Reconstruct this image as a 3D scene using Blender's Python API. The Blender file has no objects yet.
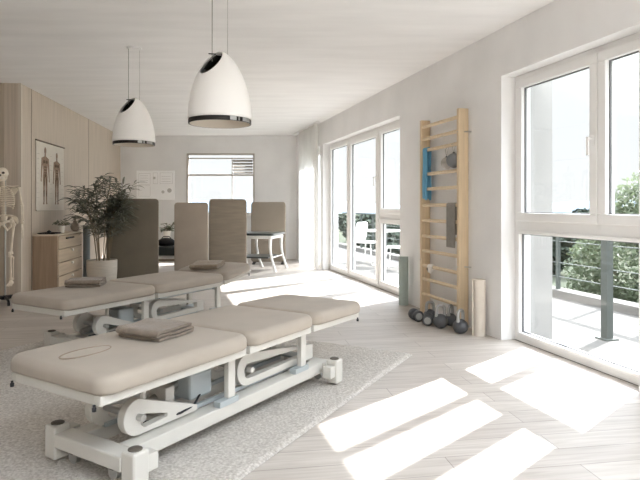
import bpy, bmesh, math, random
from mathutils import Vector, Matrix, Euler, noise

random.seed(7)
SC = bpy.context.scene
COL = SC.collection
PI = math.pi
CAM_H = 1.2
F = 560.0
HZ = 206.0
CEIL = 2.785
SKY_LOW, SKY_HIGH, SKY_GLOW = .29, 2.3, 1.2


def floor_at(x, y, z=0.0):
    Z = F * (CAM_H - z) / (y - HZ)
    return ((x - 320) / F * Z, Z)


# ------------------------------------------------------------------ materials
def lin(h):
    h = h.lstrip('#')
    out = []
    for i in (0, 2, 4):
        c = int(h[i:i + 2], 16) / 255
        out.append(c / 12.92 if c <= .04045 else ((c + .055) / 1.055) ** 2.4)
    return tuple(out) + (1,)


def mat(name, col, rough=.6, var=0.0, scale=8.0, stretch=(1, 1, 1), bump=0.0, bscale=None, metal=0.0,
        spec=.4, col2=None, detail=4.0, sheen=0.0, trans=0.0, bdist=.01):
    m = bpy.data.materials.new(name)
    m.use_nodes = True
    nt = m.node_tree
    b = nt.nodes['Principled BSDF']
    c = lin(col)
    b.inputs['Base Color'].default_value = c
    b.inputs['Roughness'].default_value = rough
    b.inputs['Metallic'].default_value = metal
    b.inputs['Specular IOR Level'].default_value = spec
    if sheen:
        b.inputs['Sheen Weight'].default_value = sheen
    if trans:
        b.inputs['Transmission Weight'].default_value = trans
    if var or bump:
        tc = nt.nodes.new('ShaderNodeTexCoord')
        mp = nt.nodes.new('ShaderNodeMapping')
        mp.inputs['Scale'].default_value = stretch
        nt.links.new(tc.outputs['Object'], mp.inputs['Vector'])
    if var:
        n = nt.nodes.new('ShaderNodeTexNoise')
        n.inputs['Scale'].default_value = scale
        n.inputs['Detail'].default_value = detail
        nt.links.new(mp.outputs['Vector'], n.inputs['Vector'])
        r = nt.nodes.new('ShaderNodeValToRGB')
        c2 = lin(col2) if col2 else tuple(x * (1 - var) for x in c[:3]) + (1,)
        c3 = c if col2 else tuple(min(1, x * (1 + var * .6)) for x in c[:3]) + (1,)
        r.color_ramp.elements[0].position = .3
        r.color_ramp.elements[1].position = .7
        r.color_ramp.elements[0].color = c2
        r.color_ramp.elements[1].color = c3
        nt.links.new(n.outputs['Fac'], r.inputs['Fac'])
        nt.links.new(r.outputs['Color'], b.inputs['Base Color'])
    if bump:
        n2 = nt.nodes.new('ShaderNodeTexNoise')
        n2.inputs['Scale'].default_value = bscale or scale
        n2.inputs['Detail'].default_value = 3
        nt.links.new(mp.outputs['Vector'], n2.inputs['Vector'])
        bp = nt.nodes.new('ShaderNodeBump')
        bp.inputs['Strength'].default_value = bump
        bp.inputs['Distance'].default_value = bdist
        nt.links.new(n2.outputs['Fac'], bp.inputs['Height'])
        nt.links.new(bp.outputs['Normal'], b.inputs['Normal'])
    return m


def plank_mat(name, c1, c2, cg, angle, length=1.6, width=.17, rough=.45):
    m = bpy.data.materials.new(name)
    m.use_nodes = True
    nt = m.node_tree
    b = nt.nodes['Principled BSDF']
    b.inputs['Roughness'].default_value = rough
    b.inputs['Specular IOR Level'].default_value = .35
    tc = nt.nodes.new('ShaderNodeTexCoord')
    mp = nt.nodes.new('ShaderNodeMapping')
    mp.inputs['Rotation'].default_value = (0, 0, angle)
    nt.links.new(tc.outputs['Object'], mp.inputs['Vector'])
    br = nt.nodes.new('ShaderNodeTexBrick')
    br.offset = .37
    br.inputs['Color1'].default_value = lin(c1)
    br.inputs['Color2'].default_value = lin(c2)
    br.inputs['Mortar'].default_value = lin(cg)
    br.inputs['Scale'].default_value = 1
    br.inputs['Mortar Size'].default_value = .0025
    br.inputs['Mortar Smooth'].default_value = .3
    br.inputs['Bias'].default_value = -.1
    br.inputs['Brick Width'].default_value = length
    br.inputs['Row Height'].default_value = width
    nt.links.new(mp.outputs['Vector'], br.inputs['Vector'])
    mp2 = nt.nodes.new('ShaderNodeMapping')
    mp2.inputs['Scale'].default_value = (1.2, 16, 1)
    nt.links.new(mp.outputs['Vector'], mp2.inputs['Vector'])
    n = nt.nodes.new('ShaderNodeTexNoise')
    n.inputs['Scale'].default_value = 2.2
    n.inputs['Detail'].default_value = 6
    n.inputs['Distortion'].default_value = .6
    nt.links.new(mp2.outputs['Vector'], n.inputs['Vector'])
    r = nt.nodes.new('ShaderNodeValToRGB')
    r.color_ramp.elements[0].position = .3
    r.color_ramp.elements[1].position = .68
    r.color_ramp.elements[0].color = (.72, .7, .67, 1)
    r.color_ramp.elements[1].color = (1, 1, 1, 1)
    nt.links.new(n.outputs['Fac'], r.inputs['Fac'])
    mx = nt.nodes.new('ShaderNodeMixRGB')
    mx.blend_type = 'MULTIPLY'
    mx.inputs['Fac'].default_value = .75
    nt.links.new(br.outputs['Color'], mx.inputs['Color1'])
    nt.links.new(r.outputs['Color'], mx.inputs['Color2'])
    nt.links.new(mx.outputs['Color'], b.inputs['Base Color'])
    return m


def glass_mat(name, tint=(.97, .98, .98, 1), refl=.05):
    m = bpy.data.materials.new(name)
    m.use_nodes = True
    nt = m.node_tree
    nt.nodes.remove(nt.nodes['Principled BSDF'])
    out = nt.nodes['Material Output']
    t = nt.nodes.new('ShaderNodeBsdfTransparent')
    t.inputs['Color'].default_value = tint
    g = nt.nodes.new('ShaderNodeBsdfGlossy')
    g.inputs['Roughness'].default_value = .02
    x = nt.nodes.new('ShaderNodeMixShader')
    x.inputs['Fac'].default_value = refl
    nt.links.new(t.outputs[0], x.inputs[1])
    nt.links.new(g.outputs[0], x.inputs[2])
    nt.links.new(x.outputs[0], out.inputs['Surface'])
    return m


def sheer_mat(name):
    m = bpy.data.materials.new(name)
    m.use_nodes = True
    nt = m.node_tree
    nt.nodes.remove(nt.nodes['Principled BSDF'])
    out = nt.nodes['Material Output']
    d = nt.nodes.new('ShaderNodeBsdfDiffuse')
    d.inputs['Color'].default_value = (.85, .84, .82, 1)
    tl = nt.nodes.new('ShaderNodeBsdfTranslucent')
    tl.inputs['Color'].default_value = (.85, .84, .82, 1)
    t = nt.nodes.new('ShaderNodeBsdfTransparent')
    a = nt.nodes.new('ShaderNodeMixShader')
    a.inputs['Fac'].default_value = .6
    nt.links.new(d.outputs[0], a.inputs[1])
    nt.links.new(tl.outputs[0], a.inputs[2])
    x = nt.nodes.new('ShaderNodeMixShader')
    x.inputs['Fac'].default_value = .22
    nt.links.new(a.outputs[0], x.inputs[1])
    nt.links.new(t.outputs[0], x.inputs[2])
    nt.links.new(x.outputs[0], out.inputs['Surface'])
    return m


M = {}
M['wall'] = mat('plaster_wall', '#eae9e8', .85, .06, 1.6, detail=6, bump=.12, bscale=14, spec=.2)
M['ceiling'] = mat('plaster_ceiling', '#eeedec', .9, .05, 1.1, (1, 5, 1), detail=6, bump=.08, bscale=9, spec=.2)
M['floor'] = plank_mat('oak_planks', '#c5beb7', '#b6aea7', '#928a83', math.radians(-9))
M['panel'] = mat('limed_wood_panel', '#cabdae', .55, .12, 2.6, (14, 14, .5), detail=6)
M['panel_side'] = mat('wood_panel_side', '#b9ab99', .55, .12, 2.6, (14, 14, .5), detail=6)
M['seam'] = mat('panel_seam', '#8d8174', .8)
M['trim'] = mat('panel_trim', '#d2c8bb', .6)
M['white_frame'] = mat('white_window_frame', '#ecebe9', .35)
M['gasket'] = mat('dark_gasket', '#6a6a6a', .6)
M['glass'] = glass_mat('clear_glass')
M['bed_white'] = mat('white_enamel', '#cbc8c1', .38, .03, 5)
M['bed_grey'] = mat('blue_grey_steel', '#a9b0b2', .4, .04, 6)
M['steel'] = mat('steel', '#b9b9b7', .28, metal=.9)
M['leather'] = mat('beige_upholstery', '#a79d91', .62, .07, 5, bump=.12, bscale=220, bdist=.002, sheen=.1, spec=.3)
M['leather_seam'] = mat('upholstery_seam', '#8f8172', .7)
M['dark'] = mat('black_plastic', '#26262a', .5)
M['rubber'] = mat('brown_cap', '#5c564e', .6)
M['towel'] = mat('taupe_towel', '#84776a', .95, .18, 40, bump=.7, bscale=260, bdist=.004, sheen=.3, spec=.1)
M['towel2'] = mat('dusty_taupe_towel', '#978877', .95, .18, 40, bump=.7, bscale=260, bdist=.004, sheen=.3, spec=.1)
M['rug'] = mat('greige_shag', '#f0ebe4', 1.0, .1, 70, col2='#c2bab1', bump=1.0, bscale=150, bdist=.02, spec=.05, detail=6)
M['pine'] = mat('pine_wood', '#d8c2a2', .5, .14, 3, (12, 12, .7), detail=5)
M['pine_rung'] = mat('pine_rung', '#dcc8aa', .5, .1, 3, (12, 12, 12))
M['lamp_white'] = mat('white_shade', '#fbf9f6', .45)
M['lamp_in'] = mat('lamp_inside', '#d8d0c4', .5)
M['lamp_dark'] = mat('dark_bronze', '#2e2b29', .35, metal=.4)
M['cord'] = mat('cord', '#8d8984', .5)
M['cab_side'] = mat('cabinet_oak', '#a58f7a', .55, .16, 3, (12, 12, .6), detail=6)
M['cab_front'] = mat('cabinet_pale_oak', '#cbb9a2', .55, .1, 3, (.6, 10, 10), detail=6)
M['cab_top'] = mat('cabinet_top', '#d6c9b7', .5, .06, 3)
M['knob'] = mat('white_knob', '#ece6dd', .35)
M['pot'] = mat('pale_stoneware', '#c9c2b7', .8, .1, 5, (1, 1, 9), bump=.4, bscale=9, bdist=.01)
M['soil'] = mat('soil', '#3a2f26', 1)
M['leaf'] = mat('palm_leaf', '#74766a', .55, .35, 7)
M['leaf2'] = mat('small_leaf', '#6d735c', .55, .3, 9)
M['cane'] = mat('cane_stem', '#857760', .6, .2, 10)
M['bone'] = mat('bone', '#ebe1d0', .6, .1, 14)
M['socket'] = mat('bone_hollow', '#5d5246', .9)
M['screen_dark'] = mat('dark_olive_fabric', '#7a7367', .9, .1, 3, bump=.3, bscale=300, bdist=.002, spec=.1)
M['screen_beige'] = mat('beige_fabric', '#aca195', .9, .08, 3, bump=.3, bscale=300, bdist=.002, spec=.1)
M['screen_brown'] = mat('brown_fabric', '#887e71', .9, .12, 3, (1, 1, 8), bump=.3, bscale=300, bdist=.002, spec=.1)
M['screen_grey'] = mat('greige_fabric', '#93897d', .9, .06, 3, bump=.3, bscale=300, bdist=.002, spec=.1)
M['table_dark'] = mat('dark_table_top', '#3c4140', .3, .1, 4)
M['paper'] = mat('chart_paper', '#ddd6cb', .8, .05, 7)
M['muscle'] = mat('muscle_brown', '#9a816d', .8, .25, 30)
M['muscle_dark'] = mat('muscle_shadow', '#63503f', .8)
M['ink'] = mat('pale_ink', '#a9a29a', .8)
M['board'] = mat('white_board', '#ffffff', .35)
M['board_ink'] = mat('faint_board_ink', '#c8c6c3', .7)
M['vase'] = mat('dusky_vase', '#b3a598', .3, .15, 8)
M['iron'] = mat('cast_iron', '#525356', .5, .15, 12, spec=.5)
M['iron_grey'] = mat('grey_iron', '#6c6d6f', .4, .1, 12, metal=.3)
M['handle_steel'] = mat('brushed_handle', '#aaa9a6', .4, metal=.35)
M['mat_green'] = mat('sage_foam', '#a5b0ab', .85, .06, 12)
M['mat_cream'] = mat('cream_foam', '#d3c9bc', .85, .05, 12)
M['mat_blue'] = mat('blue_grey_foam', '#7f8689', .85, .06, 12)
M['band'] = mat('blue_rubber', '#66a5c6', .6, .06, 10)
M['grey_cloth'] = mat('grey_cloth', '#8d8881', .95, .12, 30, bump=.5, bscale=240, bdist=.003)
M['ball_grey'] = mat('grey_ball', '#77787a', .6, .08, 12)
M['ball_pale'] = mat('pale_ball', '#b3aea7', .6, .08, 12)
M['white_cloth'] = mat('white_cloth', '#eeeae4', .9)
M['sheer'] = sheer_mat('sheer_curtain')
M['taupe_frame'] = mat('taupe_frame', '#b3aaa1', .5)
M['blind'] = mat('blind_slat', '#9f968c', .6)
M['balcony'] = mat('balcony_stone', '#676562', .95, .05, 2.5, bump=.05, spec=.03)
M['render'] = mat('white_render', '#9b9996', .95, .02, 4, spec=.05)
M['rail_dark'] = mat('dark_rail', '#4e524f', .6, spec=.1)
M['cable'] = mat('cable', '#6f7371', .6, spec=.1)
M['outdoor'] = mat('outdoor_white', '#e6e5e2', .5)
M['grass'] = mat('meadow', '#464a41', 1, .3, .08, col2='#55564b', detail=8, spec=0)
def leaf_mat(name, c1, c2):
    m = mat(name, c1, .55, .3, 2, col2=c2)
    nt = m.node_tree
    b = nt.nodes['Principled BSDF']
    tl = nt.nodes.new('ShaderNodeBsdfTranslucent')
    x = nt.nodes.new('ShaderNodeMixShader')
    x.inputs['Fac'].default_value = .45
    nt.links.new(b.inputs['Base Color'].links[0].from_socket, tl.inputs['Color'])
    nt.links.new(b.outputs[0], x.inputs[1])
    nt.links.new(tl.outputs[0], x.inputs[2])
    nt.links.new(x.outputs[0], nt.nodes['Material Output'].inputs['Surface'])
    return m


M['tree_leaf'] = leaf_mat('tree_leaf', '#717b62', '#535d48')
M['tree_leaf2'] = leaf_mat('bush_leaf', '#7a846a', '#5d664f')
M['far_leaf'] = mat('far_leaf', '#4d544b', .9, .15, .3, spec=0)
M['bark'] = mat('bark', '#6d5d4c', .9, .2, 6)
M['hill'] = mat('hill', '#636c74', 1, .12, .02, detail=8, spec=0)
M['tray'] = mat('tray_black', '#1f1f21', .35)


# ------------------------------------------------------------------ mesh builder
class MB:
    def __init__(s):
        s.v, s.f = [], []

    def add(s, vs, fs):
        o = len(s.v)
        s.v += [tuple(p) for p in vs]
        s.f += [tuple(i + o for i in f) for f in fs]
        return s

    def box(s, x0, x1, y0, y1, z0, z1, mtx=None):
        vs = [Vector(p) for p in ((x0, y0, z0), (x1, y0, z0), (x1, y1, z0), (x0, y1, z0),
                                  (x0, y0, z1), (x1, y0, z1), (x1, y1, z1), (x0, y1, z1))]
        if mtx:
            vs = [mtx @ p for p in vs]
        return s.add(vs, [(3, 2, 1, 0), (4, 5, 6, 7), (0, 1, 5, 4), (1, 2, 6, 5), (2, 3, 7, 6), (3, 0, 4, 7)])

    def cbox(s, c, size, mtx=None):
        return s.box(c[0] - size[0] / 2, c[0] + size[0] / 2, c[1] - size[1] / 2, c[1] + size[1] / 2,
                     c[2] - size[2] / 2, c[2] + size[2] / 2, mtx)

    def rings(s, rings, closed=True, cap=True):
        n = len(rings[0])
        vs = [p for r in rings for p in r]
        fs = []
        for i in range(len(rings) - 1):
            for j in range(n if closed else n - 1):
                k = (j + 1) % n
                fs.append((i * n + j, i * n + k, (i + 1) * n + k, (i + 1) * n + j))
        if cap and closed:
            fs.append(tuple(range(n - 1, -1, -1)))
            fs.append(tuple((len(rings) - 1) * n + j for j in range(n)))
        return s.add(vs, fs)

    def lathe(s, prof, segs=24, c=(0, 0, 0), mtx=None, cap=True):
        rings = []
        for r, z in prof:
            ring = [Vector((c[0] + r * math.cos(2 * PI * k / segs), c[1] + r * math.sin(2 * PI * k / segs), c[2] + z))
                    for k in range(segs)]
            if mtx:
                ring = [mtx @ p for p in ring]
            rings.append(ring)
        return s.rings(rings, cap=cap)

    def tube(s, pts, r, segs=8, cap=True, flat=None):
        pts = [Vector(p) for p in pts]
        rs = r if isinstance(r, (list, tuple)) else [r] * len(pts)
        rings = []
        up = None
        for i, p in enumerate(pts):
            a = pts[max(i - 1, 0)]
            b = pts[min(i + 1, len(pts) - 1)]
            t = (b - a).normalized()
            if up is None:
                up = Vector((0, 0, 1)) if abs(t.z) < .9 else Vector((1, 0, 0))
            x = t.cross(up).normalized()
            y = x.cross(t).normalized()
            up = y
            ry = rs[i] * (flat or 1)
            rings.append([p + x * rs[i] * math.cos(2 * PI * k / segs) + y * ry * math.sin(2 * PI * k / segs)
                          for k in range(segs)])
        return s.rings(rings, cap=cap)

    def ellipsoid(s, c, r, segs=16, rows=10, mtx=None, fn=None):
        rings = []
        for i in range(rows + 1):
            a = PI * i / rows
            a = min(max(a, .02), PI - .02)
            ring = []
            for k in range(segs):
                b = 2 * PI * k / segs
                p = Vector((math.sin(a) * math.cos(b), math.sin(a) * math.sin(b), -math.cos(a)))
                if fn:
                    p = fn(p)
                p = Vector((p.x * r[0], p.y * r[1], p.z * r[2]))
                if mtx:
                    p = mtx @ p
                ring.append(p + Vector(c))
            rings.append(ring)
        return s.rings(rings)

    def prism(s, prof, y0, y1, axes='xz', mtx=None):
        """extrude a 2D profile; axes 'xz' => profile in x,z and extrude along y; 'xy' => extrude in z; 'yz' => along x"""
        def P(a, b, t):
            p = {'xz': (a, t, b), 'xy': (a, b, t), 'yz': (t, a, b)}[axes]
            p = Vector(p)
            return mtx @ p if mtx else p
        return s.rings([[P(a, b, y0) for a, b in prof], [P(a, b, y1) for a, b in prof]])

    def holed(s, outer, inner, y0, y1):
        """plate in x,z with a hole; outer and inner have the same number of points"""
        n = len(outer)
        vs = [(a, y0, b) for a, b in outer] + [(a, y0, b) for a, b in inner] + \
             [(a, y1, b) for a, b in outer] + [(a, y1, b) for a, b in inner]
        fs = []
        for i in range(n):
            j = (i + 1) % n
            fs += [(i, j, n + j, n + i), (2 * n + i, 3 * n + i, 3 * n + j, 2 * n + j),
                   (i, 2 * n + i, 2 * n + j, j), (n + i, n + j, 3 * n + j, 3 * n + i)]
        return s.add(vs, fs)

    def pad(s, x0, x1, y0, y1, z0, z1, rp, re, seg=6, crown=0.0, mtx=None):
        """cushion: rounded plan corners rp, rounded edges re, slightly crowned top"""
        def outline(off):
            r = max(rp - off, .004)
            pts = []
            for cx, cy, a0 in ((x1 - rp, y1 - rp, 0), (x0 + rp, y1 - rp, 90), (x0 + rp, y0 + rp, 180), (x1 - rp, y0 + rp, 270)):
                for k in range(seg + 1):
                    a = math.radians(a0 + 90 * k / seg)
                    pts.append((cx + r * math.cos(a), cy + r * math.sin(a)))
            return pts
        lay = []
        n = 5
        for k in range(n + 1):
            a = PI / 2 * k / n
            lay.append((re * (1 - math.sin(a)), z0 + re * .6 * (1 - math.cos(a))))
        for k in range(n + 1):
            a = PI / 2 * k / n
            lay.append((re * (1 - math.cos(a)), z1 - re * (1 - math.sin(a))))
        rings = []
        for off, z in lay:
            rings.append([Vector((x, y, z)) for x, y in outline(off)])
        cx, cy = (x0 + x1) / 2, (y0 + y1) / 2
        last = rings[-1]
        for t, dz in ((.85, .35), (.6, .75), (.3, .95), (.03, 1)):
            rings.append([Vector((cx + (p.x - cx) * t, cy + (p.y - cy) * t, z1 + crown * dz)) for p in last])
        if mtx:
            rings = [[mtx @ p for p in r] for r in rings]
        return s.rings(rings)

    def build(s, name, m, parent=None, smooth=True, bevel=0.0, loc=None, rotz=None, angle=40, seg=2):
        me = bpy.data.meshes.new(name)
        me.from_pydata(s.v, [], s.f)
        bm = bmesh.new()
        bm.from_mesh(me)
        bmesh.ops.recalc_face_normals(bm, faces=bm.faces)
        bm.to_mesh(me)
        bm.free()
        me.update()
        o = bpy.data.objects.new(name, me)
        COL.objects.link(o)
        me.materials.append(m)
        if smooth:
            for p in me.polygons:
                p.use_smooth = True
            try:
                me.set_sharp_from_angle(angle=math.radians(angle))
            except Exception:
                pass
        if bevel:
            b = o.modifiers.new('bevel', 'BEVEL')
            b.width = bevel
            b.segments = seg
            b.limit_method = 'ANGLE'
            b.angle_limit = math.radians(50)
        if parent:
            o.parent = parent
        if loc is not None:
            o.location = loc
        if rotz is not None:
            o.rotation_euler = (0, 0, rotz)
        return o


def empty(name, loc=(0, 0, 0), rz=0.0):
    o = bpy.data.objects.new(name, None)
    o.empty_display_size = .1
    COL.objects.link(o)
    o.location = loc
    o.rotation_euler = (0, 0, rz)
    return o


def tag(o, label, cat, group=None, kind=None):
    o['label'] = label
    o['category'] = cat
    if group:
        o['group'] = group
    if kind:
        o['kind'] = kind
    return o


def thing(name, label, cat, loc=(0, 0, 0), rz=0.0, group=None):
    return tag(empty(name, loc, rz), label, cat, group)


def struct(o, label=None, cat=None):
    o['kind'] = 'structure'
    if label:
        o['label'] = label
    if cat:
        o['category'] = cat
    return o


def copy_tree(o, parent=None):
    c = o.copy()
    COL.objects.link(c)
    if parent:
        c.parent = parent
    for ch in list(o.children):
        copy_tree(ch, c)
    return c


# ------------------------------------------------------------------ frames of the walls
C0 = Vector((1.62, 5.004, 0))            # far inner corner of the near window
D = Vector((.272, -.962, 0)).normalized()
N_OUT = Vector((-D.y, D.x, 0))           # outward
WA = math.atan2(D.y, D.x)
MW = Matrix.Translation(C0) @ Matrix.Rotation(WA, 4, 'Z')   # (u, out, z) -> world


def wp(u, o, z=0.0):
    return MW @ Vector((u, o, z))


L0 = Vector((-3.87, 7.236, 0))
LD = Vector((-.1168, 1, 0)).normalized()
LA = math.atan2(LD.y, LD.x)
ML = Matrix.Translation(L0) @ Matrix.Rotation(LA, 4, 'Z')   # x along wall away from camera, y outward (left)
BACK = 12.63

# ------------------------------------------------------------------ room shell
fl = MB().box(-7, 5, -4, BACK, -.25, 0).build('floor', M['floor'], smooth=False)
# trim the slab so that it ends under the facade line (a trapezoid)
me = fl.data
for v in me.vertices:
    if v.co.x > 0:
        y = v.co.y
        u = (C0.y - y) / -D.y
        v.co.x = C0.x + D.x * u + .14
struct(fl, 'pale oak plank floor of the room', 'floor')
SKX0, SKX1, SKY0, SKY1 = -.2, 2.4, -1.6, 1.6
ce = MB()
ce.box(-7, 5, SKY1, BACK, CEIL, CEIL + .25)
ce.box(-7, 5, -4, SKY0, CEIL, CEIL + .25)
ce.box(-7, SKX0, SKY0, SKY1, CEIL, CEIL + .25)
ce.box(SKX1, 5, SKY0, SKY1, CEIL, CEIL + .25)
ce = ce.build('ceiling', M['ceiling'], smooth=False)
for v in ce.data.vertices:
    if v.co.x > 4.9:
        u = (C0.y - v.co.y) / -D.y
        v.co.x = C0.x + D.x * u + .28
struct(ce, 'pale plastered ceiling', 'ceiling')

TH = .30
W0 = (-7.35, -5.95)
W1 = (-5.75, -2.21)
W2 = (0.0, 1.50)
W3 = (2.7, 7.2)
HEAD = 2.36
wr = MB()
U0, U1 = -7.95, 9.4
segs = [(U0 - .25, W0[0]), (W0[1], W1[0]), (W1[1], W2[0]), (W2[1], W3[0]), (W3[1], U1)]
for a, b in segs:
    wr.box(a, b, 0, TH, 0, CEIL)
for a, b in (W0, W1, W2, W3):
    wr.box(a, b, 0, TH, HEAD, CEIL)
o = wr.build('wall_right', M['wall'], smooth=False)
o.matrix_world = MW
struct(o, 'plastered right wall with tall window openings', 'wall')

BW = (-3.004, -1.477, 1.02, 2.384)
wb = MB()
wb.box(-5.2, BW[0], BACK, BACK + .25, 0, CEIL)
wb.box(BW[1], .2, BACK, BACK + .25, 0, CEIL)
wb.box(BW[0], BW[1], BACK, BACK + .25, 0, BW[2])
wb.box(BW[0], BW[1], BACK, BACK + .25, BW[3], CEIL)
struct(wb.build('wall_back', M['wall'], smooth=False), 'plastered back wall', 'wall')

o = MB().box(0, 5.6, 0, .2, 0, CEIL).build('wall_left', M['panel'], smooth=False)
o.matrix_world = ML
struct(o, 'left wall clad in pale limed wood panels', 'wall')
sm = MB()
for px in (31.3, 88.5, 60.0):
    r = (px - 320) / F
    t = (L0.x - r * L0.y) / (r * LD.y - LD.x)
    if px == 60.0:
        continue
    sm.box(t - .004, t + .004, -.003, .01, 0, CEIL)
o = sm.build('trim_1', M['seam'], smooth=False)
o.matrix_world = ML
struct(o, 'vertical joints between the wood panels', 'trim')
o = MB().box(-.012, .03, -.012, .03, 0, CEIL).build('trim_2', M['trim'], smooth=False)
o.matrix_world = ML
struct(o, 'pale corner strip of the panelled wall', 'trim')
# return face beside the skeleton
RD = Vector((-.985, -.17, 0)).normalized()
RA = math.atan2(RD.y, RD.x)
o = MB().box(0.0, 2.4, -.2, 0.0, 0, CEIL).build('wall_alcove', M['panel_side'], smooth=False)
o.matrix_world = Matrix.Translation(L0 + Vector((0, .02, 0))) @ Matrix.Rotation(RA, 4, 'Z')
struct(o, 'wood clad return wall at the left edge', 'wall')
struct(MB().box(-6.3, -6.1, -4, 7.2, 0, CEIL).build('wall_side', M['wall'], smooth=False), 'plain wall on the far left', 'wall')
wn = MB().box(-6.3, 5.0, -4.2, -4, 0, CEIL)
struct(wn.build('wall_near', M['wall'], smooth=False), 'plain wall behind the viewer', 'wall')


# ------------------------------------------------------------------ windows
def frame_rect(mb, u0, u1, z0, z1, w, o0, o1):
    mb.box(u0, u1, o0, o1, z0, z0 + w)
    mb.box(u0, u1, o0, o1, z1 - w, z1)
    mb.box(u0, u0 + w, o0, o1, z0 + w, z1 - w)
    mb.box(u1 - w, u1, o0, o1, z0 + w, z1 - w)


def window(name, u0, u1, z0, z1, sashes, fw=.055, o0=.14, o1=.23, label='', bars=()):
    root = empty(name)
    root.matrix_world = MW
    struct(root, label, 'window')
    fr = MB()
    frame_rect(fr, u0, u1, z0, z1, fw, o0, o1)
    for b in bars:
        fr.box(*b[:2], o0, o1, *b[2:])
    fr.build('window_frame', M['white_frame'], root, smooth=False, bevel=.006)
    for (a, b, c, d, w, handle) in sashes:
        if w:
            sb = MB()
            frame_rect(sb, a, b, c, d, w, o0 - .02, o1 - .025)
            so = sb.build('sash', M['white_frame'], root, smooth=False, bevel=.008)
        else:
            so = root
        ga = MB()
        frame_rect(ga, a + w - .001, b - w + .001, c + w - .001, d - w + .001, .008, o0 + .012, o0 + .03)
        ga.build('gasket', M['gasket'], so, smooth=False)
        MB().box(a + w, b - w, o0 + .03, o0 + .036, c + w, d - w).build('pane', M['glass'], so, smooth=False)
        if handle is not None:
            hu, hz = handle
            h = MB()
            h.box(hu - .014, hu + .014, o0 - .03, o0 - .018, hz - .04, hz + .04)
            h.box(hu - .01, hu + .01, o0 - .06, o0 - .03, hz + .005, hz + .025)
            h.box(hu - .011, hu + .011, o0 - .07, o0 - .055, hz - .11, hz + .028)
            h.build('handle', M['white_frame'], so, smooth=False, bevel=.004)
    return root


TR = 1.02
# near window: two opening sashes over one wide fixed pane
window('window_2', W2[0], W2[1], 0.0, HEAD,
       [(.045, 1.005, TR + .045, HEAD - .045, .075, (.967, 1.68)),
        (1.015, W2[1] - .045, TR + .045, HEAD - .045, .075, None),
        (.055, W2[1] - .055, .055, TR - .035, .03, None)],
       label='tall white framed window beside the wall bars', bars=[(.05, W2[1] - .05, TR - .04, TR + .05), (.985, 1.035, TR, HEAD)])
ma, mb_ = -4.62, -3.256
window('window_1', W1[0], W1[1], 0.0, HEAD,
       [(W1[0] + .05, ma - .03, .05, HEAD - .05, .06, None),
        (ma + .03, mb_ - .03, .04, HEAD - .05, .085, (mb_ - .075, 1.60)),
        (mb_ + .03, W1[1] - .05, TR + .07, HEAD - .05, .07, None),
        (mb_ + .03, W1[1] - .05, .05, TR, .07, None)],
       label='wide white framed balcony window at the far end', bars=[(ma - .035, ma + .035, .05, HEAD - .05), (mb_ - .035, mb_ + .035, .05, HEAD - .05), (mb_, W1[1], TR - .01, TR + .08)])
window('window_6', W0[0], W0[1], 0.0, HEAD, [(W0[0] + .05, W0[1] - .05, .05, HEAD - .05, .07, None)],
       label='white framed window behind the sheer curtain', bars=[])
window('window_3_fill', W3[0], W3[1], 0.0, HEAD,  # unseen extra window, added to let fill light in beside the camera
       [(W3[0] + .05, (W3[0] + W3[1]) / 2, .05, HEAD - .05, .07, None),
        ((W3[0] + W3[1]) / 2, W3[1] - .05, .05, HEAD - .05, .07, None)],
       label='added window outside the view, brightening the near side', bars=[])

sky_ = empty('window_7_fill')  # unseen roof light added behind the camera to brighten the room
struct(sky_, 'added roof light outside the view, brightening the room', 'window')
fr = MB()
for a, b, c, d in ((SKX0, SKX1, SKY0, SKY0 + .06), (SKX0, SKX1, SKY1 - .06, SKY1), (SKX0, SKX0 + .06, SKY0, SKY1), (SKX1 - .06, SKX1, SKY0, SKY1)):
    fr.box(a, b, c, d, CEIL + .1, CEIL + .18)
fr.build('window_frame', M['white_frame'], sky_, smooth=False)
MB().box(SKX0 + .06, SKX1 - .06, SKY0 + .06, SKY1 - .06, CEIL + .13, CEIL + .136).build('pane', M['glass'], sky_, smooth=False)

# back window with a raised blind
root = empty('window_4')
struct(root, 'back wall window with thin taupe frame and blind', 'window')
x0, x1, z0, z1 = BW
fr = MB()
fw = .032
for a in ((x0, x1, z0, z0 + fw), (x0, x1, z1 - fw, z1), (x0, x0 + fw, z0, z1), (x1 - fw, x1, z0, z1)):
    fr.box(a[0], a[1], BACK - .02, BACK + .10, a[2], a[3])
zt = 1.2 + (206 - 175) / F * BACK
fr.box(x0, x1, BACK, BACK + .06, zt - .018, zt + .018)
fr.box(x0, x1, BACK, BACK + .05, 2.263, 2.287)
fr.build('window_frame', M['taupe_frame'], root, smooth=False, bevel=.004)
MB().box(-1.995, -1.97, BACK + .02, BACK + .06, z0, 2.28).build('mullion', M['white_frame'], root, smooth=False)
MB().box(x0 + fw, x1 - fw, BACK + .06, BACK + .066, z0 + fw, z1 - fw).build('pane', M['glass'], root, smooth=False)
MB().box(x0 - .05, x1 + .05, BACK - .08, BACK + .02, z0 - .035, z0).build('window_sill', M['white_frame'], root, smooth=False, bevel=.005)
bl = MB()
for k in range(5):
    zz = 2.22 - k * .066
    bl.box(-1.965, x1 - .05, -.03, .03, -.008, .008, Matrix.Translation((0, BACK + .035, zz)) @ Matrix.Rotation(math.radians(38), 4, 'X'))
bl.build('blind_slats', M['blind'], root, smooth=False)

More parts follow.
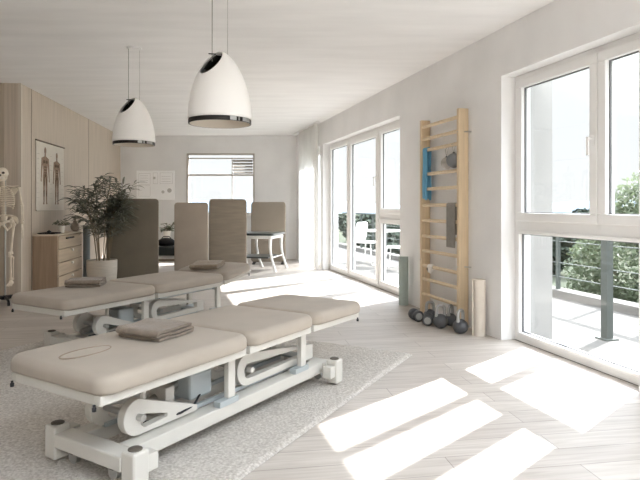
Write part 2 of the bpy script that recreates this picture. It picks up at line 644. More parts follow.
# ------------------------------------------------------------------ curtain
cu = MB()
ua, ub = -7.15, -5.80
rows = []
for zi in (0.012, .6, 1.3, 2.0, CEIL - .03):
    ring = []
    for k in range(181):
        t = k / 180
        amp = .035 + .012 * math.sin(7 * t * PI)
        sp = 1 - .02 * zi / CEIL
        off = -.10 + amp * math.sin(2 * PI * 15 * t + .6 * math.sin(9 * t)) * (1 if zi < 2.5 else .8)
        ring.append(wp(ub + (ua - ub) * t, off, zi))
    rows.append(ring)
cu.rings(rows, closed=False)
curtain = cu.build('curtain', M['sheer'], angle=180)
tag(curtain, 'white sheer pleated curtain hanging at the far corner', 'curtain')
o = MB().box(-7.75, -5.72, -.125, -.075, CEIL - .022, CEIL - .002).build('trim_3', M['white_frame'], smooth=False)
o.matrix_world = MW
struct(o, 'white curtain track on the ceiling', 'trim')

# ------------------------------------------------------------------ rug
rc = Vector((.745, 4.505, 0))
re1 = Vector((-.47, -.883, 0)).normalized()
re2 = Vector((-.883, .47, 0)).normalized()
RW, RL = 3.03, 4.1
NX, NY = 260, 340
rv, rf = [], []
for j in range(NY + 1):
    for i in range(NX + 1):
        a, b = RW * i / NX, RL * j / NY
        p = rc + re2 * a + re1 * b
        e = min(a, RW - a, b, RL - b)
        h = .016 * min(1, e / .02) + .002
        n = noise.noise(Vector((a * 38, b * 38, 0))) * .5 + noise.noise(Vector((a * 90, b * 90, 4))) * .5
        h += n * .007 * min(1, e / .015)
        jx = noise.noise(Vector((a * 60, b * 60, 9))) * .006
        rv.append((p.x + jx, p.y + jx, max(h, .001)))
for j in range(NY):
    for i in range(NX):
        k = j * (NX + 1) + i
        rf.append((k, k + 1, k + NX + 2, k + NX + 1))
rug = MB().add(rv, rf).build('rug', M['rug'], angle=180)
tag(rug, 'large greige shag rug under the front treatment table', 'rug')


# ------------------------------------------------------------------ treatment tables
def teardrop(l0, zc, r, l1, zt, zb, n=14, inset=0.0):
    """rounded left end, tapering to the right"""
    pts = []
    for k in range(n + 1):
        a = PI / 2 + PI * k / n
        pts.append((l0 + (r - inset) * math.cos(a), zc + (r - inset) * math.sin(a)))
    pts.append((l1, zb))
    pts.append((l1, zt))
    return pts


def treatment_table(label, loc, rz, sections, w0, w1, feet, zr=.415, zc0=.452, ztop=.535, hole=True, fz=(.027, .027)):
    t = thing('treatment_table', label, 'treatment table', loc, rz)
    # cushions and the tube frame below each
    for i, (a, b, tilt) in enumerate(sections):
        mt = None
        if tilt:
            mt = Matrix.Translation((a, 0, zc0)) @ Matrix.Rotation(-math.radians(tilt), 4, 'Y') @ Matrix.Translation((-a, 0, -zc0))
        cu = MB().pad(a + .004, b - .004, w0, w1, zc0, ztop, .075, .038, seg=8, crown=.006, mtx=mt)
        co = cu.build('cushion', M['leather'], t, angle=70)
        fr = MB()
        w = .04
        iw0, iw1 = w0 + .035, w1 - .035
        a2, b2 = a + .02, b - .012
        fr.box(a2, b2, iw0, iw0 + w, zr, zc0 + .004, mt)
        fr.box(a2, b2, iw1 - w, iw1, zr, zc0 + .004, mt)
        fr.box(a2, a2 + w, iw0 + w, iw1 - w, zr, zc0 + .004, mt)
        fr.box(b2 - w, b2, iw0 + w, iw1 - w, zr, zc0 + .004, mt)
        fr.build('cushion_frame', M['bed_white'], t, smooth=False, bevel=.004)
        if i == 0 and hole:
            ring = []
            for k in range(41):
                an = 2 * PI * k / 40
                ring.append((-.81 + .125 * math.cos(an), (w0 + w1) / 2 + .045 + .06 * math.sin(an), ztop + .0045))
            MB().tube(ring, .0035, 6, cap=False).build('face_hole_seam', M['leather_seam'], co)
            plug = [(.0, 0)]
            MB().add([(-.81 + .12 * math.cos(2 * PI * k / 40), (w0 + w1) / 2 + .045 + .056 * math.sin(2 * PI * k / 40), ztop + .0045) for k in range(40)]
                     + [(-.81, (w0 + w1) / 2 + .045, ztop + .009)],
                     [(k, (k + 1) % 40, 40) for k in range(40)]).build('face_hole_plug', M['leather'], co, angle=180)
    first, last = sections[0], sections[-1]
    for (l, w) in ((first[0] + .01, w0 + .06), (first[0] + .01, w1 - .06), (last[1] - .05, w0 + .025)):
        z = zr - .012
        if l > 0 and last[2]:
            z += (last[1] - last[0]) * math.sin(math.radians(last[2]))
        k = MB().lathe([(.008, 0), (.009, .014), (.006, .017)], 10, (l, w, z - .006))
        k.cbox((l, w, z + .013), (.008, .008, .014))
        k.build('knob', M['dark'], t)
    # base
    l0, l1, fw = feet
    for li, l in enumerate((l0, l1)):
        zb = fz[li]
        for s in (-1, 1):
            ft = MB().box(l - .042, l + .042, s * fw - .042, s * fw + .042, zb, .182)
            fo = ft.build('foot', M['bed_white'], t, smooth=False, bevel=.012, seg=3)
            MB().lathe([(.03, 0), (.03, .004), (.025, .007), (.002, .007)], 20, (l, s * fw, .182)).build('foot_cap', M['rubber'], fo)
            st = MB().box(l + .042, l + .10, s * fw - .03, s * fw + .03, .075, .15) if l < 0 else MB().box(l - .10, l - .042, s * fw - .03, s * fw + .03, .075, .15)
            st.build('foot_stub', M['bed_white'], t, smooth=False, bevel=.004)
        MB().box(l - .045, l + .05, -fw + .04, fw - .04, .09, .155).build('cross_bar', M['bed_white'], t, smooth=False, bevel=.006)
        for s in (-1, 1):
            cs = MB()
            cs.tube([(l - .012, s * (fw - .13), zb + .03), (l + .012, s * (fw - .13), zb + .03)], .03, 16)
            cw = cs.build('caster', M['steel'], t)
            MB().box(l - .02, l + .02, s * (fw - .13) - .012, s * (fw - .13) + .012, zb + .045, .092).build('caster_fork', M['dark'], cw, smooth=False)
    for s in (-1, 1):
        MB().box(l0 + .04, l1 - .04, s * .155 - .045, s * .155 + .045, .088, .158).build('long_beam', M['bed_white'], t, smooth=False, bevel=.005)
        MB().box(l0 + .12, l1 - .12, s * .095 - .012, s * .095 + .012, .158, .180).build('slide_rail', M['bed_grey'], t, smooth=False, bevel=.003)
    # lift arms: rounded plates with a wedge shaped hole
    gap = sections[1][0]
    for (a, zc, r, b, zt, zb2, hz) in ((l0 + .13, .250, .082, l0 + .50, .195, .168, 0), (gap + .18, .275, .092, l1 - .06, .275, .185, 1)):
        for s in (-1, 1):
            outer = teardrop(a, zc, r, b, zt, zb2)
            n = len(outer)
            ins = []
            ax, bx = a + .01, b - .10
            for k, (x, z) in enumerate(outer):
                if not hz:
                    if k <= 14:
                        an = PI / 2 + PI * k / 14
                        ins.append((a + .045 + .030 * math.cos(an), zc - .028 + .030 * math.sin(an)))
                    else:
                        ins.append((a + .17, zc - .050 if k == 15 else zc - .034))
                elif k <= 14:
                    an = PI / 2 + PI * k / 14
                    ins.append((ax + (r * .42) * math.cos(an), zc - .012 + (r * .45) * math.sin(an)))
                elif k == 15:
                    ins.append((bx, zc - .012 - r * .40 if not hz else zc - .05))
                else:
                    ins.append((bx, zc - .012 - r * .30 if not hz else zc + .0))
            y = s * .115
            MB().holed(outer, ins, y - .022, y + .022).build('lift_arm', M['bed_white'], t, angle=35, bevel=.003)
        MB().tube([(a, -.17, zc), (a, .17, zc)], .016, 14).build('pivot_rod', M['steel'], t)
        MB().box(b - .08, b + .02, -.10, .10, zb2, zb2 + .012).build('arm_plate', M['bed_grey'], t, smooth=False, bevel=.002)
    # uprights and brackets
    for l in (gap - .03, sections[2][0] + .03 if len(sections) > 2 else .6):
        for s in (-1, 1):
            y = s * .185
            MB().box(l - .028, l + .028, y - .016, y + .016, .158, zr + .005).build('upright', M['bed_white'], t, smooth=False, bevel=.004)
            MB().box(l - .10, l + .045, y - .024, y + .024, .158, .19).build('bracket', M['bed_grey'], t, smooth=False, bevel=.003)
        MB().box(l - .02, l + .02, -.17, .17, zr - .05, zr).build('cross_tube', M['bed_grey'], t, smooth=False, bevel=.003)
    for s in (-1, 1):
        MB().tube([(l0 + .17, s * .115, .31), (l0 + .18, s * .115, zr)], .014, 10).build('link', M['bed_white'], t)
    # actuator
    ac = MB().tube([(gap - .50, .02, .20), (gap - .10, .02, .30)], .024, 14)
    ac.build('actuator', M['steel'], t)
    MB().box(gap - .22, gap - .06, -.09, .09, .20, .34).build('motor', M['bed_grey'], t, smooth=False, bevel=.015)
    MB().box(gap - .36, gap - .30, -.06, .06, .19, .30).build('control_box', M['bed_white'], t, smooth=False, bevel=.006)
    cb = MB().tube([(gap - .14, -.08, .22), (gap - .24, -.13, .195), (gap - .34, -.14, .19), (gap - .45, -.10, .185), (gap - .5, -.06, .18)], .006, 8)
    cb.build('cable', M['dark'], t)
    MB().box(gap + .2, sections[-1][0] + .05, -.13, .13, zr - .045, zr - .02).build('cross_plate', M['bed_grey'], t, smooth=False)
    return t


BA = math.atan2(.848, .53)
bed1 = treatment_table('beige treatment table in front, on the shag rug, with a face hole',
                       (-.567, 3.18, 0), BA,
                       [(-1.02, -.10, 0), (-.10, .525, 0), (.525, 1.15, -1)], -.32, .375, (-.82, .82, .27))
B2A = math.atan2(.876, .482)
bed2 = treatment_table('beige treatment table behind the front one, its far section tilted up',
                       (-1.605, 4.925, 0), B2A,
                       [(-.96, -.06, 0), (-.06, .84, 0), (.84, 1.30, 9)], -.32, .36, (-.60, .78, .33), hole=False, fz=(.027, .0))


# ------------------------------------------------------------------ towels
def folded_towel(label, loc, rz, w=.30, d=.24, m='towel', layers=3, h=.05):
    t = thing('folded_towel', label, 'towel', loc, rz)
    th = h / layers
    # serpentine cross section in y,z extruded along x
    top, path = [], []
    for k in range(layers):
        y0, y1 = (-d / 2, d / 2) if k % 2 == 0 else (d / 2, -d / 2)
        z = th * (k + .5)
        for q in range(7):
            path.append((y0 + (y1 - y0) * (.04 + .92 * q / 6), z + .0025 * math.sin(q * 1.3 + k)))
        if k < layers - 1:
            sgn = 1 if y1 > 0 else -1
            for q in range(1, 6):
                a = -PI / 2 + PI * q / 6
                path.append((y1 * .96 + sgn * th * .55 * math.cos(a), z + th / 2 + th / 2 * math.sin(a)))
    half = th * .37
    left, right = [], []
    for i, p in enumerate(path):
        a = path[max(i - 1, 0)]
        b = path[min(i + 1, len(path) - 1)]
        tx, tz = b[0] - a[0], b[1] - a[1]
        l = math.hypot(tx, tz) or 1
        nx, nz = -tz / l, tx / l
        left.append((p[0] + nx * half, p[1] + nz * half))
        right.append((p[0] - nx * half, p[1] - nz * half))
    prof = left + right[::-1]
    mb = MB()
    N = 12
    rings = []
    for i in range(N + 1):
        x = -w / 2 + w * i / N
        e = 1 - .06 * (abs(x) / (w / 2)) ** 6
        rings.append([Vector((x + .006 * noise.noise(Vector((y * 20, z * 40, 3))), y * e,
                              max(.0005, z + .003 * (z / h) * noise.noise(Vector((x * 14, y * 14, rz)))))) for y, z in prof])
    mb.rings(rings)
    mb.build('towel_body', M[m], t, angle=60)
    return t


tz = .5425
folded_towel('thick taupe towel folded on the front treatment table', (-.84, 2.865, tz), math.atan2(-.45, .9), .27, .27, 'towel', 3, .055)
folded_towel('taupe folded towel on the left end of the rear treatment table', (-1.93, 4.62, tz), math.radians(8), .27, .22, 'towel', 3, .06)
ft3 = folded_towel('taupe towel lying near the tilted end of the rear treatment table', (0, 0, 0), 0, .30, .22, 'towel2', 3, .05)
MT = Matrix.Translation((-1.605, 4.925, 0)) @ Matrix.Rotation(B2A, 4, 'Z')
ft3.matrix_world = MT @ Matrix.Translation((.84, 0, .452)) @ Matrix.Rotation(-math.radians(9), 4, 'Y') @ Matrix.Translation((.15, .03, .094)) @ Matrix.Rotation(math.radians(-74), 4, 'Z')

# ------------------------------------------------------------------ pendant lamps
def pendant(label, x, y, zb, rz):
    H, R = .47, .201
    t = thing('pendant_lamp', label, 'lamp', (x, y, zb), rz, 'dome pendant lamps')
    def rad(q):   # q 0 bottom .. 1 top
        return R * (1 - q ** 2.05) ** .62 if q < 1 else 0
    rows = 40
    prof = [(rad(.062 + (.9995 - .062) * (i / rows) ** .85), H * (.062 + (.9995 - .062) * (i / rows) ** .85)) for i in range(rows + 1)]
    prof = [(p[0] if p[0] > .001 else .001, p[1]) for p in prof]
    so = MB().lathe(prof, 72, cap=False).build('lamp_shade', M['lamp_white'], t, angle=180)
    # slanted oval opening near the top
    nrm = Vector((-.765 * math.cos(math.radians(57)), -.765 * math.sin(math.radians(57)), .645)).normalized()
    bm = bmesh.new()
    bm.from_mesh(so.data)
    bmesh.ops.bisect_plane(bm, geom=bm.verts[:] + bm.edges[:] + bm.faces[:], plane_co=nrm * .306, plane_no=nrm, clear_outer=True)
    bm.to_mesh(so.data)
    bm.free()
    so.modifiers.new('thick', 'SOLIDIFY').thickness = -.006
    ir = MB().lathe([(rad(q) * .93 - .006, H * q - .006) for q in (.40, .48, .56, .64, .72, .80, .86, .91, .95, .975)], 48, cap=False).build('inner_reflector', M['lamp_dark'], t)
    bm = bmesh.new()
    bm.from_mesh(ir.data)
    bmesh.ops.bisect_plane(bm, geom=bm.verts[:] + bm.edges[:] + bm.faces[:], plane_co=nrm * .300, plane_no=nrm, clear_outer=True)
    bm.to_mesh(ir.data)
    bm.free()
    MB().lathe([(R * .965, .0), (R * .95, .06), (R * .90, .14), (R * .72, .16), (R * .2, .17)], 48, cap=False).build('inner_liner', M['lamp_in'], t)
    MB().lathe([(R * 1.008, 0), (R * 1.008, .027), (R * .99, .029), (R * .975, .027), (R * .975, 0), (R * 1.008, 0)], 64, cap=False).build('rim_band', M['lamp_dark'], t)
    rc_ = MB()
    for a0, a1 in ((-62, -50), (-46, -43), (-36, -14)):
        n_ = 8
        rings = []
        for k in range(n_ + 1):
            a = math.radians(a0 + (a1 - a0) * k / n_)
            rings.append([Vector((rr * math.cos(a), rr * math.sin(a), zz)) for rr, zz in ((R * .995, .003), (R * 1.022, .003), (R * 1.022, .026), (R * .995, .026))])
        rc_.rings(rings)
    rc_.build('rim_clip', M['steel'], t, angle=30)
    MB().lathe([(.002, .06), (.03, .075), (.036, .105), (.025, .14), (.018, .168), (.002, .169)], 20).build('bulb', M['lamp_in'], t)
    top = CEIL - zb
    cd = MB()
    cd.tube([(-.045, -.03, .40), (-.045, -.03, top)], .0028, 8)
    cd.build('suspension_cord', M['cord'], t)
    MB().tube([(.045, .03, .42), (.045, .03, top)], .0012, 6).build('suspension_wire', M['cord'], t)
    MB().tube([(-.068, -.03, .452), (-.022, -.03, .448)], .004, 8).build('cord_clip', M['lamp_dark'], t)
    MB().lathe([(.07, top - .018), (.07, top - .0005)], 32).build('ceiling_plate', M['ceiling'], t)
    return t


pendant('larger white dome pendant lamp hanging nearest the viewer', -.652, 3.65, 1.733, math.radians(0))
pendant('smaller looking white dome pendant lamp hanging farther left', -1.863, 5.61, 1.81, math.radians(0))

# ------------------------------------------------------------------ cabinet by the left wall
cw0, cw1, cd0 = .37, 1.46, .33      # along the wall, depth
cab = thing('drawer_cabinet', 'oak drawer cabinet standing against the panelled left wall', 'cabinet', ML @ Vector((0, 0, 0)), LA)
HB = .79
bb = MB()
bb.box(cw0, cw0 + .02, -cd0, -.006, .04, HB)
bb.box(cw1 - .02, cw1, -cd0, -.006, .04, HB)
bb.box(cw0 + .02, cw1 - .02, -cd0 + .02, -.006, .04, HB)
bb.build('body', M['cab_side'], cab, smooth=False, bevel=.003)
MB().box(cw0 + .03, cw1 - .03, -cd0 + .05, -.02, 0, .04).build('plinth', M['seam'], cab, smooth=False)
MB().box(cw0 - .008, cw1 + .008, -cd0 - .008, -.006, HB, HB + .022).build('worktop', M['cab_top'], cab, smooth=False, bevel=.003)
dh = (HB - .05) / 4
for k in range(4):
    z = .045 + k * dh
    dr = MB().box(cw0 + .024, cw1 - .024, -cd0 - .012, -cd0 + .02, z + .006, z + dh - .006).build('drawer', M['cab_front'], cab, smooth=False, bevel=.003)
    if k == 3:
        h = MB()
        h.box(cw0 + .30, cw0 + .62, -cd0 - .035, -cd0 - .025, z + dh * .72, z + dh * .72 + .022)
        h.box(cw0 + .31, cw0 + .33, -cd0 - .026, -cd0 - .011, z + dh * .72, z + dh * .72 + .02)
        h.box(cw0 + .59, cw0 + .61, -cd0 - .026, -cd0 - .011, z + dh * .72, z + dh * .72 + .02)
        h.build('handle', M['dark'], dr, smooth=False, bevel=.003)['label'] = 'black bar handle'
    else:
        mt = Matrix.Translation(((cw0 + cw1) / 2, -cd0 - .012, z + dh * .8)) @ Matrix.Rotation(PI / 2, 4, 'X')
        MB().lathe([(.009, 0), (.009, .014), (.02, .018), (.023, .028), (.015, .036), (.002, .037)], 16, mtx=mt).build('knob', M['knob'], dr)
ZT = HB + .0225


def on_cab(a, b, z=ZT):
    return ML @ Vector((a, b, z))


t = thing('tray', 'flat black tray on the near end of the oak cabinet', 'tray', on_cab(.54, -.17), LA)
MB().pad(-.13, .13, -.11, .11, 0, .012, .03, .004).build('plate', M['tray'], t)
rm = MB()
rm.tube([(-.13, -.11, .014), (.13, -.11, .014), (.13, .11, .014), (-.13, .11, .014), (-.13, -.11, .014)], .006, 8)
rm.build('rim', M['tray'], t)
MB().lathe([(.02, .012), (.03, .02), (.028, .035), (.01, .042), (.004, .052), (.002, .053)], 16, (.07, .03, 0)).build('cup', M['tray'], t)


def blade(mb, base, dirv, length, width, droop=.3, segs=5, upv=Vector((0, 0, 1))):
    d = Vector(dirv).normalized()
    side = d.cross(upv)
    if side.length < .05:
        side = Vector((1, 0, 0))
    side.normalize()
    p = Vector(base)
    vs, fs = [], []
    step = length / segs
    for i in range(segs + 1):
        s = i / segs
        w = width * math.sin(PI * min(1, .12 + .88 * s)) ** .8 if s < 1 else 0.001
        lift = side.cross(d).normalized() * w * .25
        vs += [p - side * w / 2 + lift, p, p + side * w / 2 + lift]
        d = (d + Vector((0, 0, -droop / segs))).normalized()
        p = p + d * step
    for i in range(segs):
        a = i * 3
        fs += [(a, a + 1, a + 4, a + 3), (a + 1, a + 2, a + 5, a + 4)]
    mb.add(vs, fs)


def small_plant(label, loc, sc=1.0, n=22, h=.11):
    t = thing('potted_plant', label, 'plant', loc)
    t.scale = (sc,) * 3
    pt = MB().lathe([(.032, 0), (.042, .10), (.044, .105), (.038, .105), (.036, .09), (.002, .09)], 24).build('pot', M['knob'], t)
    rnd = random.Random(len(label))
    lf = MB()
    st = MB()
    for k in range(n):
        a = rnd.uniform(0, 2 * PI)
        e = rnd.uniform(.35, 1.35)
        d = Vector((math.cos(a) * math.cos(e), math.sin(a) * math.cos(e), math.sin(e)))
        L = rnd.uniform(.4, 1) * h
        b = Vector((0, 0, .09))
        st.tube([b, b + d * L * .5, b + d * L], .0018, 5)
        for q in range(4):
            a2 = a + rnd.uniform(-1.3, 1.3)
            blade(lf, b + d * L * rnd.uniform(.5, 1), (math.cos(a2), math.sin(a2), rnd.uniform(0, .8)), rnd.uniform(.04, .075), .018, .5, 4)
    lf.build('foliage', M['leaf2'], t)
    st.build('stems', M['cane'], t)
    return t


small_plant('little green plant in a white pot on the oak cabinet', on_cab(.80, -.25), 1.0, 20, .13)
t = thing('vase', 'round dusky vase at the far end of the oak cabinet', 'vase', on_cab(1.36, -.26))
MB().lathe([(.03, 0), (.058, .03), (.068, .07), (.058, .11), (.032, .135), (.027, .15), (.032, .165), (.024, .16), (.02, .14), (.002, .13)], 28).build('vase_body', M['vase'], t)
tw = MB()
rnd = random.Random(3)
for k in range(9):
    a = rnd.uniform(0, 6.28)
    tw.tube([(0, 0, .13), (.015 * math.cos(a), .015 * math.sin(a), .19), (.05 * math.cos(a), .05 * math.sin(a), .23 + .03 * rnd.random())], .002, 5)
tw.build('twigs', M['cane'], t)

# rolled blue-grey mat between the cabinet and the palm
mr = ML @ Vector((2.3, -.16, 0))
def rolled_mat(label, loc, r, h, m, rz=0):
    t = thing('rolled_mat', label, 'exercise mat', loc, rz)
    mb = MB()
    pts = []
    n = 110
    turns = 4.2
    for k in range(n + 1):
        a = 2 * PI * turns * k / n
        rr = r * (.16 + .84 * k / n)
        pts.append((rr * math.cos(a), rr * math.sin(a)))
    th = r * .84 / turns * .46
    o_, i_ = [], []
    for k, p in enumerate(pts):
        l = math.hypot(*p)
        o_.append(p)
        i_.append((p[0] * (1 - 2 * th / l), p[1] * (1 - 2 * th / l)))
    n1 = len(o_)
    prof = o_ + i_[::-1]
    rings = [[Vector((x, y, z)) for x, y in prof] for z in (0, h)]
    vs = [p for q in rings for p in q]
    m_ = len(prof)
    fs = [(k, (k + 1) % m_, m_ + (k + 1) % m_, m_ + k) for k in range(m_)]
    for k in range(n1 - 1):
        fs.append((k, m_ - 1 - k, m_ - 2 - k, k + 1))
        fs.append((m_ + k, m_ + k + 1, m_ + m_ - 2 - k, m_ + m_ - 1 - k))
    mb.add(vs, fs)
    mb.build('foam_roll', M[m], t, angle=35)
    return t
rolled_mat('tall blue-grey rolled mat between the cabinet and the potted palm', mr, .062, .86, 'mat_blue')

# ------------------------------------------------------------------ anatomy chart
def left_u(px):
    r = (px - 320) / F
    return (L0.x - r * L0.y) / (r * LD.y - LD.x)
pu0, pu1 = left_u(35.2), left_u(63.0)
zt = 1.2 + (206 - 139.6) / F * (L0.y + pu0 * LD.y)
zb = 1.2 + (206 - 210.5) / F * (L0.y + pu0 * LD.y)
po = thing('anatomy_chart', 'hanging anatomy chart of two brown figures on the panelled wall', 'poster', ML @ Vector((0, 0, 0)), LA)
MB().box(pu0, pu1, -.012, -.008, zb, zt).build('sheet', M['paper'], po, smooth=False)
MB().tube([(pu0 - .015, -.016, zt), (pu1 + .015, -.016, zt)], .011, 10).build('top_rod', M['seam'], po)
MB().tube([(pu0 - .005, -.014, zb), (pu1 + .005, -.014, zb)], .007, 10).build('bottom_rod', M['paper'], po)


def chart_figure(uc, zf, h, back):
    mb = MB()
    y0, y1 = -.0145, -.0115
    def ell(u, z, a, b, n=14):
        mb.prism([(u + a * math.cos(2 * PI * k / n), z + b * math.sin(2 * PI * k / n)) for k in range(n)], y0, y1)
    def limb(p, q, ra, rb):
        d = Vector((q[0] - p[0], q[1] - p[1]))
        nn = Vector((-d.y, d.x)).normalized()
        mb.prism([(p[0] + nn.x * ra, p[1] + nn.y * ra), (p[0] - nn.x * ra, p[1] - nn.y * ra), (q[0] - nn.x * rb, q[1] - nn.y * rb), (q[0] + nn.x * rb, q[1] + nn.y * rb)], y0, y1)
    H = h
    ell(uc, zf + .935 * H, .045 * H, .062 * H)
    limb((uc, zf + .9 * H), (uc, zf + .83 * H), .026 * H, .03 * H)
    mb.prism([(uc - .135 * H, zf + .81 * H), (uc - .11 * H, zf + .68 * H), (uc - .085 * H, zf + .58 * H), (uc - .105 * H, zf + .48 * H),
              (uc + .105 * H, zf + .48 * H), (uc + .085 * H, zf + .58 * H), (uc + .11 * H, zf + .68 * H), (uc + .135 * H, zf + .81 * H), (uc, zf + .845 * H)], y0, y1)
    for s in (-1, 1):
        limb((uc + s * .135 * H, zf + .8 * H), (uc + s * .165 * H, zf + .62 * H), .036 * H, .026 * H)
        limb((uc + s * .165 * H, zf + .62 * H), (uc + s * .185 * H, zf + .45 * H), .028 * H, .016 * H)
        ell(uc + s * .19 * H, zf + .42 * H, .02 * H, .035 * H)
        limb((uc + s * .055 * H, zf + .5 * H), (uc + s * .058 * H, zf + .27 * H), .052 * H, .034 * H)
        limb((uc + s * .058 * H, zf + .27 * H), (uc + s * .06 * H, zf + .03 * H), .036 * H, .018 * H)
        ell(uc + s * .068 * H, zf + .015 * H, .03 * H, .018 * H)
    n0 = len(mb.f)
    y0, y1 = -.0165, -.0140
    for s in (-1, 1):
        ell(uc + s * .06 * H, zf + .74 * H, .045 * H, .03 * H)
        ell(uc + s * .055 * H, zf + .40 * H, .016 * H, .08 * H)
        ell(uc + s * .06 * H, zf + .19 * H, .014 * H, .06 * H)
        for q in range(3):
            ell(uc + s * .028 * H, zf + (.65 - .05 * q) * H, .018 * H, .016 * H)
    ell(uc, zf + .5 * H, .05 * H, .03 * H)
    fo = mb.build('figure', M['muscle'], po, smooth=False)
    fo.data.materials.append(M['muscle_dark'])
    for k, p in enumerate(fo.data.polygons):
        p.material_index = 1 if k >= n0 else 0


pw = pu1 - pu0
ph = zt - zb
chart_figure(pu0 + .30 * pw, zb + .09 * ph, ph * .84, False)
chart_figure(pu0 + .72 * pw, zb + .09 * ph, ph * .80, True)
ik = MB()
rnd = random.Random(5)
for k in range(10):
    for cx in (.06, .5, .93):
        w = rnd.uniform(.02, .05) * pw
        z = zb + (.18 + .07 * k) * ph
        ik.box(pu0 + cx * pw - w, pu0 + cx * pw + w, -.0135, -.0118, z, z + .003)
ik.build('margin_rules', M['ink'], po, smooth=False)

# ------------------------------------------------------------------ skeleton on its stand
sx, sy = -3.885, 6.86
st = thing('skeleton_stand', 'dark wheeled stand holding up the skeleton model', 'stand', (sx, sy, 0))
pb = MB()
pb.tube([(0, .05, .05), (0, .05, 1.30)], .011, 10)
pb.tube([(0, .05, 1.30), (0, .06, 1.5), (0, .04, 1.6)], .007, 8)
pb.build('pole', M['steel'], st)
MB().lathe([(.05, .05), (.05, .085), (.02, .1)], 16, (0, .05, 0)).build('hub', M['dark'], st)
for k in range(5):
    a = 2 * PI * k / 5 + .35
    c, s_ = math.cos(a), math.sin(a)
    lg = MB().tube([(.02 * c, .05 + .02 * s_, .075), (.14 * c, .05 + .14 * s_, .07), (.24 * c, .05 + .24 * s_, .055)], [.02, .017, .013], 10).build('leg', M['dark'], st)
    MB().tube([(.24 * c - .012 * s_, .05 + .24 * s_ + .012 * c, .025), (.24 * c + .012 * s_, .05 + .24 * s_ - .012 * c, .025)], .025, 14).build('wheel', M['dark'], lg)

sk = thing('skeleton', 'life size pale skeleton model at the left edge', 'skeleton', (sx, sy, 0))
# faces -y. head z 1.68 .. feet .24
def skull_fn(p):
    q = p.copy()
    if q.z < -.2:
        q.x *= 1 - .38 * (-.2 - q.z)
        if q.y > 0:
            q.y *= 1 - .6 * (-.2 - q.z)
    return q
skl = MB().ellipsoid((0, -.01, 1.585), (.062, .080, .072), 24, 16, fn=skull_fn).build('skull', M['bone'], sk)
jb = MB()
jb.ellipsoid((0, -.055, 1.525), (.036, .034, .030), 16, 10)
jb.tube([(-.05, -.01, 1.565), (-.045, -.025, 1.52), (-.02, -.075, 1.492), (.02, -.075, 1.492), (.045, -.025, 1.52), (.05, -.01, 1.565)], .011, 8)
jb.tube([(-.058, 0, 1.575), (-.05, -.06, 1.567), (-.03, -.082, 1.565)], .008, 8)
jb.tube([(.058, 0, 1.575), (.05, -.06, 1.567), (.03, -.082, 1.565)], .008, 8)
jb.build('jaw', M['bone'], sk)
ey = MB()
for s in (-1, 1):
    ey.ellipsoid((s * .027, -.082, 1.588), (.017, .012, .015), 12, 8)
ey.ellipsoid((0, -.09, 1.556), (.009, .01, .014), 10, 8)
ey.build('eye_sockets', M['socket'], skl)
th_ = MB()
for k in range(-4, 5):
    th_.cbox((k * .0068, -.088 + abs(k) * .002, 1.527), (.0055, .006, .022))
th_.build('teeth', M['knob'], sk, smooth=False)
sp = MB()
def spine(z):
    return .015 + .025 * math.sin((z - .9) * 5.2)
z = .93
k = 0
while z < 1.53:
    r = .022 - .010 * (z - .93) / .6
    y = spine(z) + .01
    sp.lathe([(r * .8, -.010), (r, -.008), (r * .92, 0), (r, .008), (r * .8, .010)], 14, (0, y, z))
    sp.tube([(0, y + r * .8, z), (0, y + r + .028, z - .012)], [.006, .004], 6)
    sp.tube([(-.032, y + .01, z), (.032, y + .01, z)], .004, 6)
    z += .0245
sp.build('spine', M['bone'], sk)
rb = MB()
for k in range(11):
    z = 1.405 - k * .031
    w = [.055, .082, .1, .112, .12, .124, .126, .125, .12, .11, .095][k]
    dpt = [.05, .07, .085, .095, .1, .1, .1, .095, .085, .06, .03][k]
    for s in (-1, 1):
        pts = []
        amax = PI * (1.0 if k < 7 else (.86 if k < 9 else .62))
        for q in range(15):
            a = amax * q / 14
            pts.append((s * (w * math.sin(a) + .012), spine(z) + .0 - dpt * .9 * (1 - math.cos(a)) * .92 + .02 * math.sin(a), z - .045 * math.sin(a / 2) * (q / 14) - .022 * math.sin(a)))
        rb.tube(pts, .0056, 6, flat=1.3)
rb.build('ribs', M['bone'], sk)
sb = MB()
sb.prism([(-.014, 1.19), (.014, 1.19), (.019, 1.30), (.022, 1.38), (-.022, 1.38), (-.019, 1.30)], -.165, -.152)
sb.build('breastbone', M['bone'], sk, bevel=.003)
cl = MB()
for s in (-1, 1):
    cl.tube([(s * .02, -.13, 1.395), (s * .07, -.09, 1.415), (s * .12, -.04, 1.41), (s * .165, -.01, 1.42)], .007, 8)
cl.build('collarbones', M['bone'], sk)
for s in (-1, 1):
    sc_ = MB()
    sc_.prism([(s * .06, 1.37), (s * .15, 1.395), (s * .165, 1.415), (s * .145, 1.34), (s * .085, 1.225)], .075, .083)
    sc_.tube([(s * .07, .085, 1.375), (s * .165, .02, 1.425)], .007, 6)
    sc_.build('shoulder_blade', M['bone'], sk, bevel=.002)


def bone(mb, p, q, r, e1=1.9, e2=1.9):
    p, q = Vector(p), Vector(q)
    pts, rs = [], []
    for t_, f in ((0, .5 * e1), (.015, e1 * .9), (.05, e1), (.12, 1.15), (.3, 1), (.5, .92), (.7, 1), (.88, 1.15), (.95, e2), (.985, e2 * .9), (1, .5 * e2)):
        pts.append(p.lerp(q, t_))
        rs.append(r * f)
    mb.tube(pts, rs, 10)


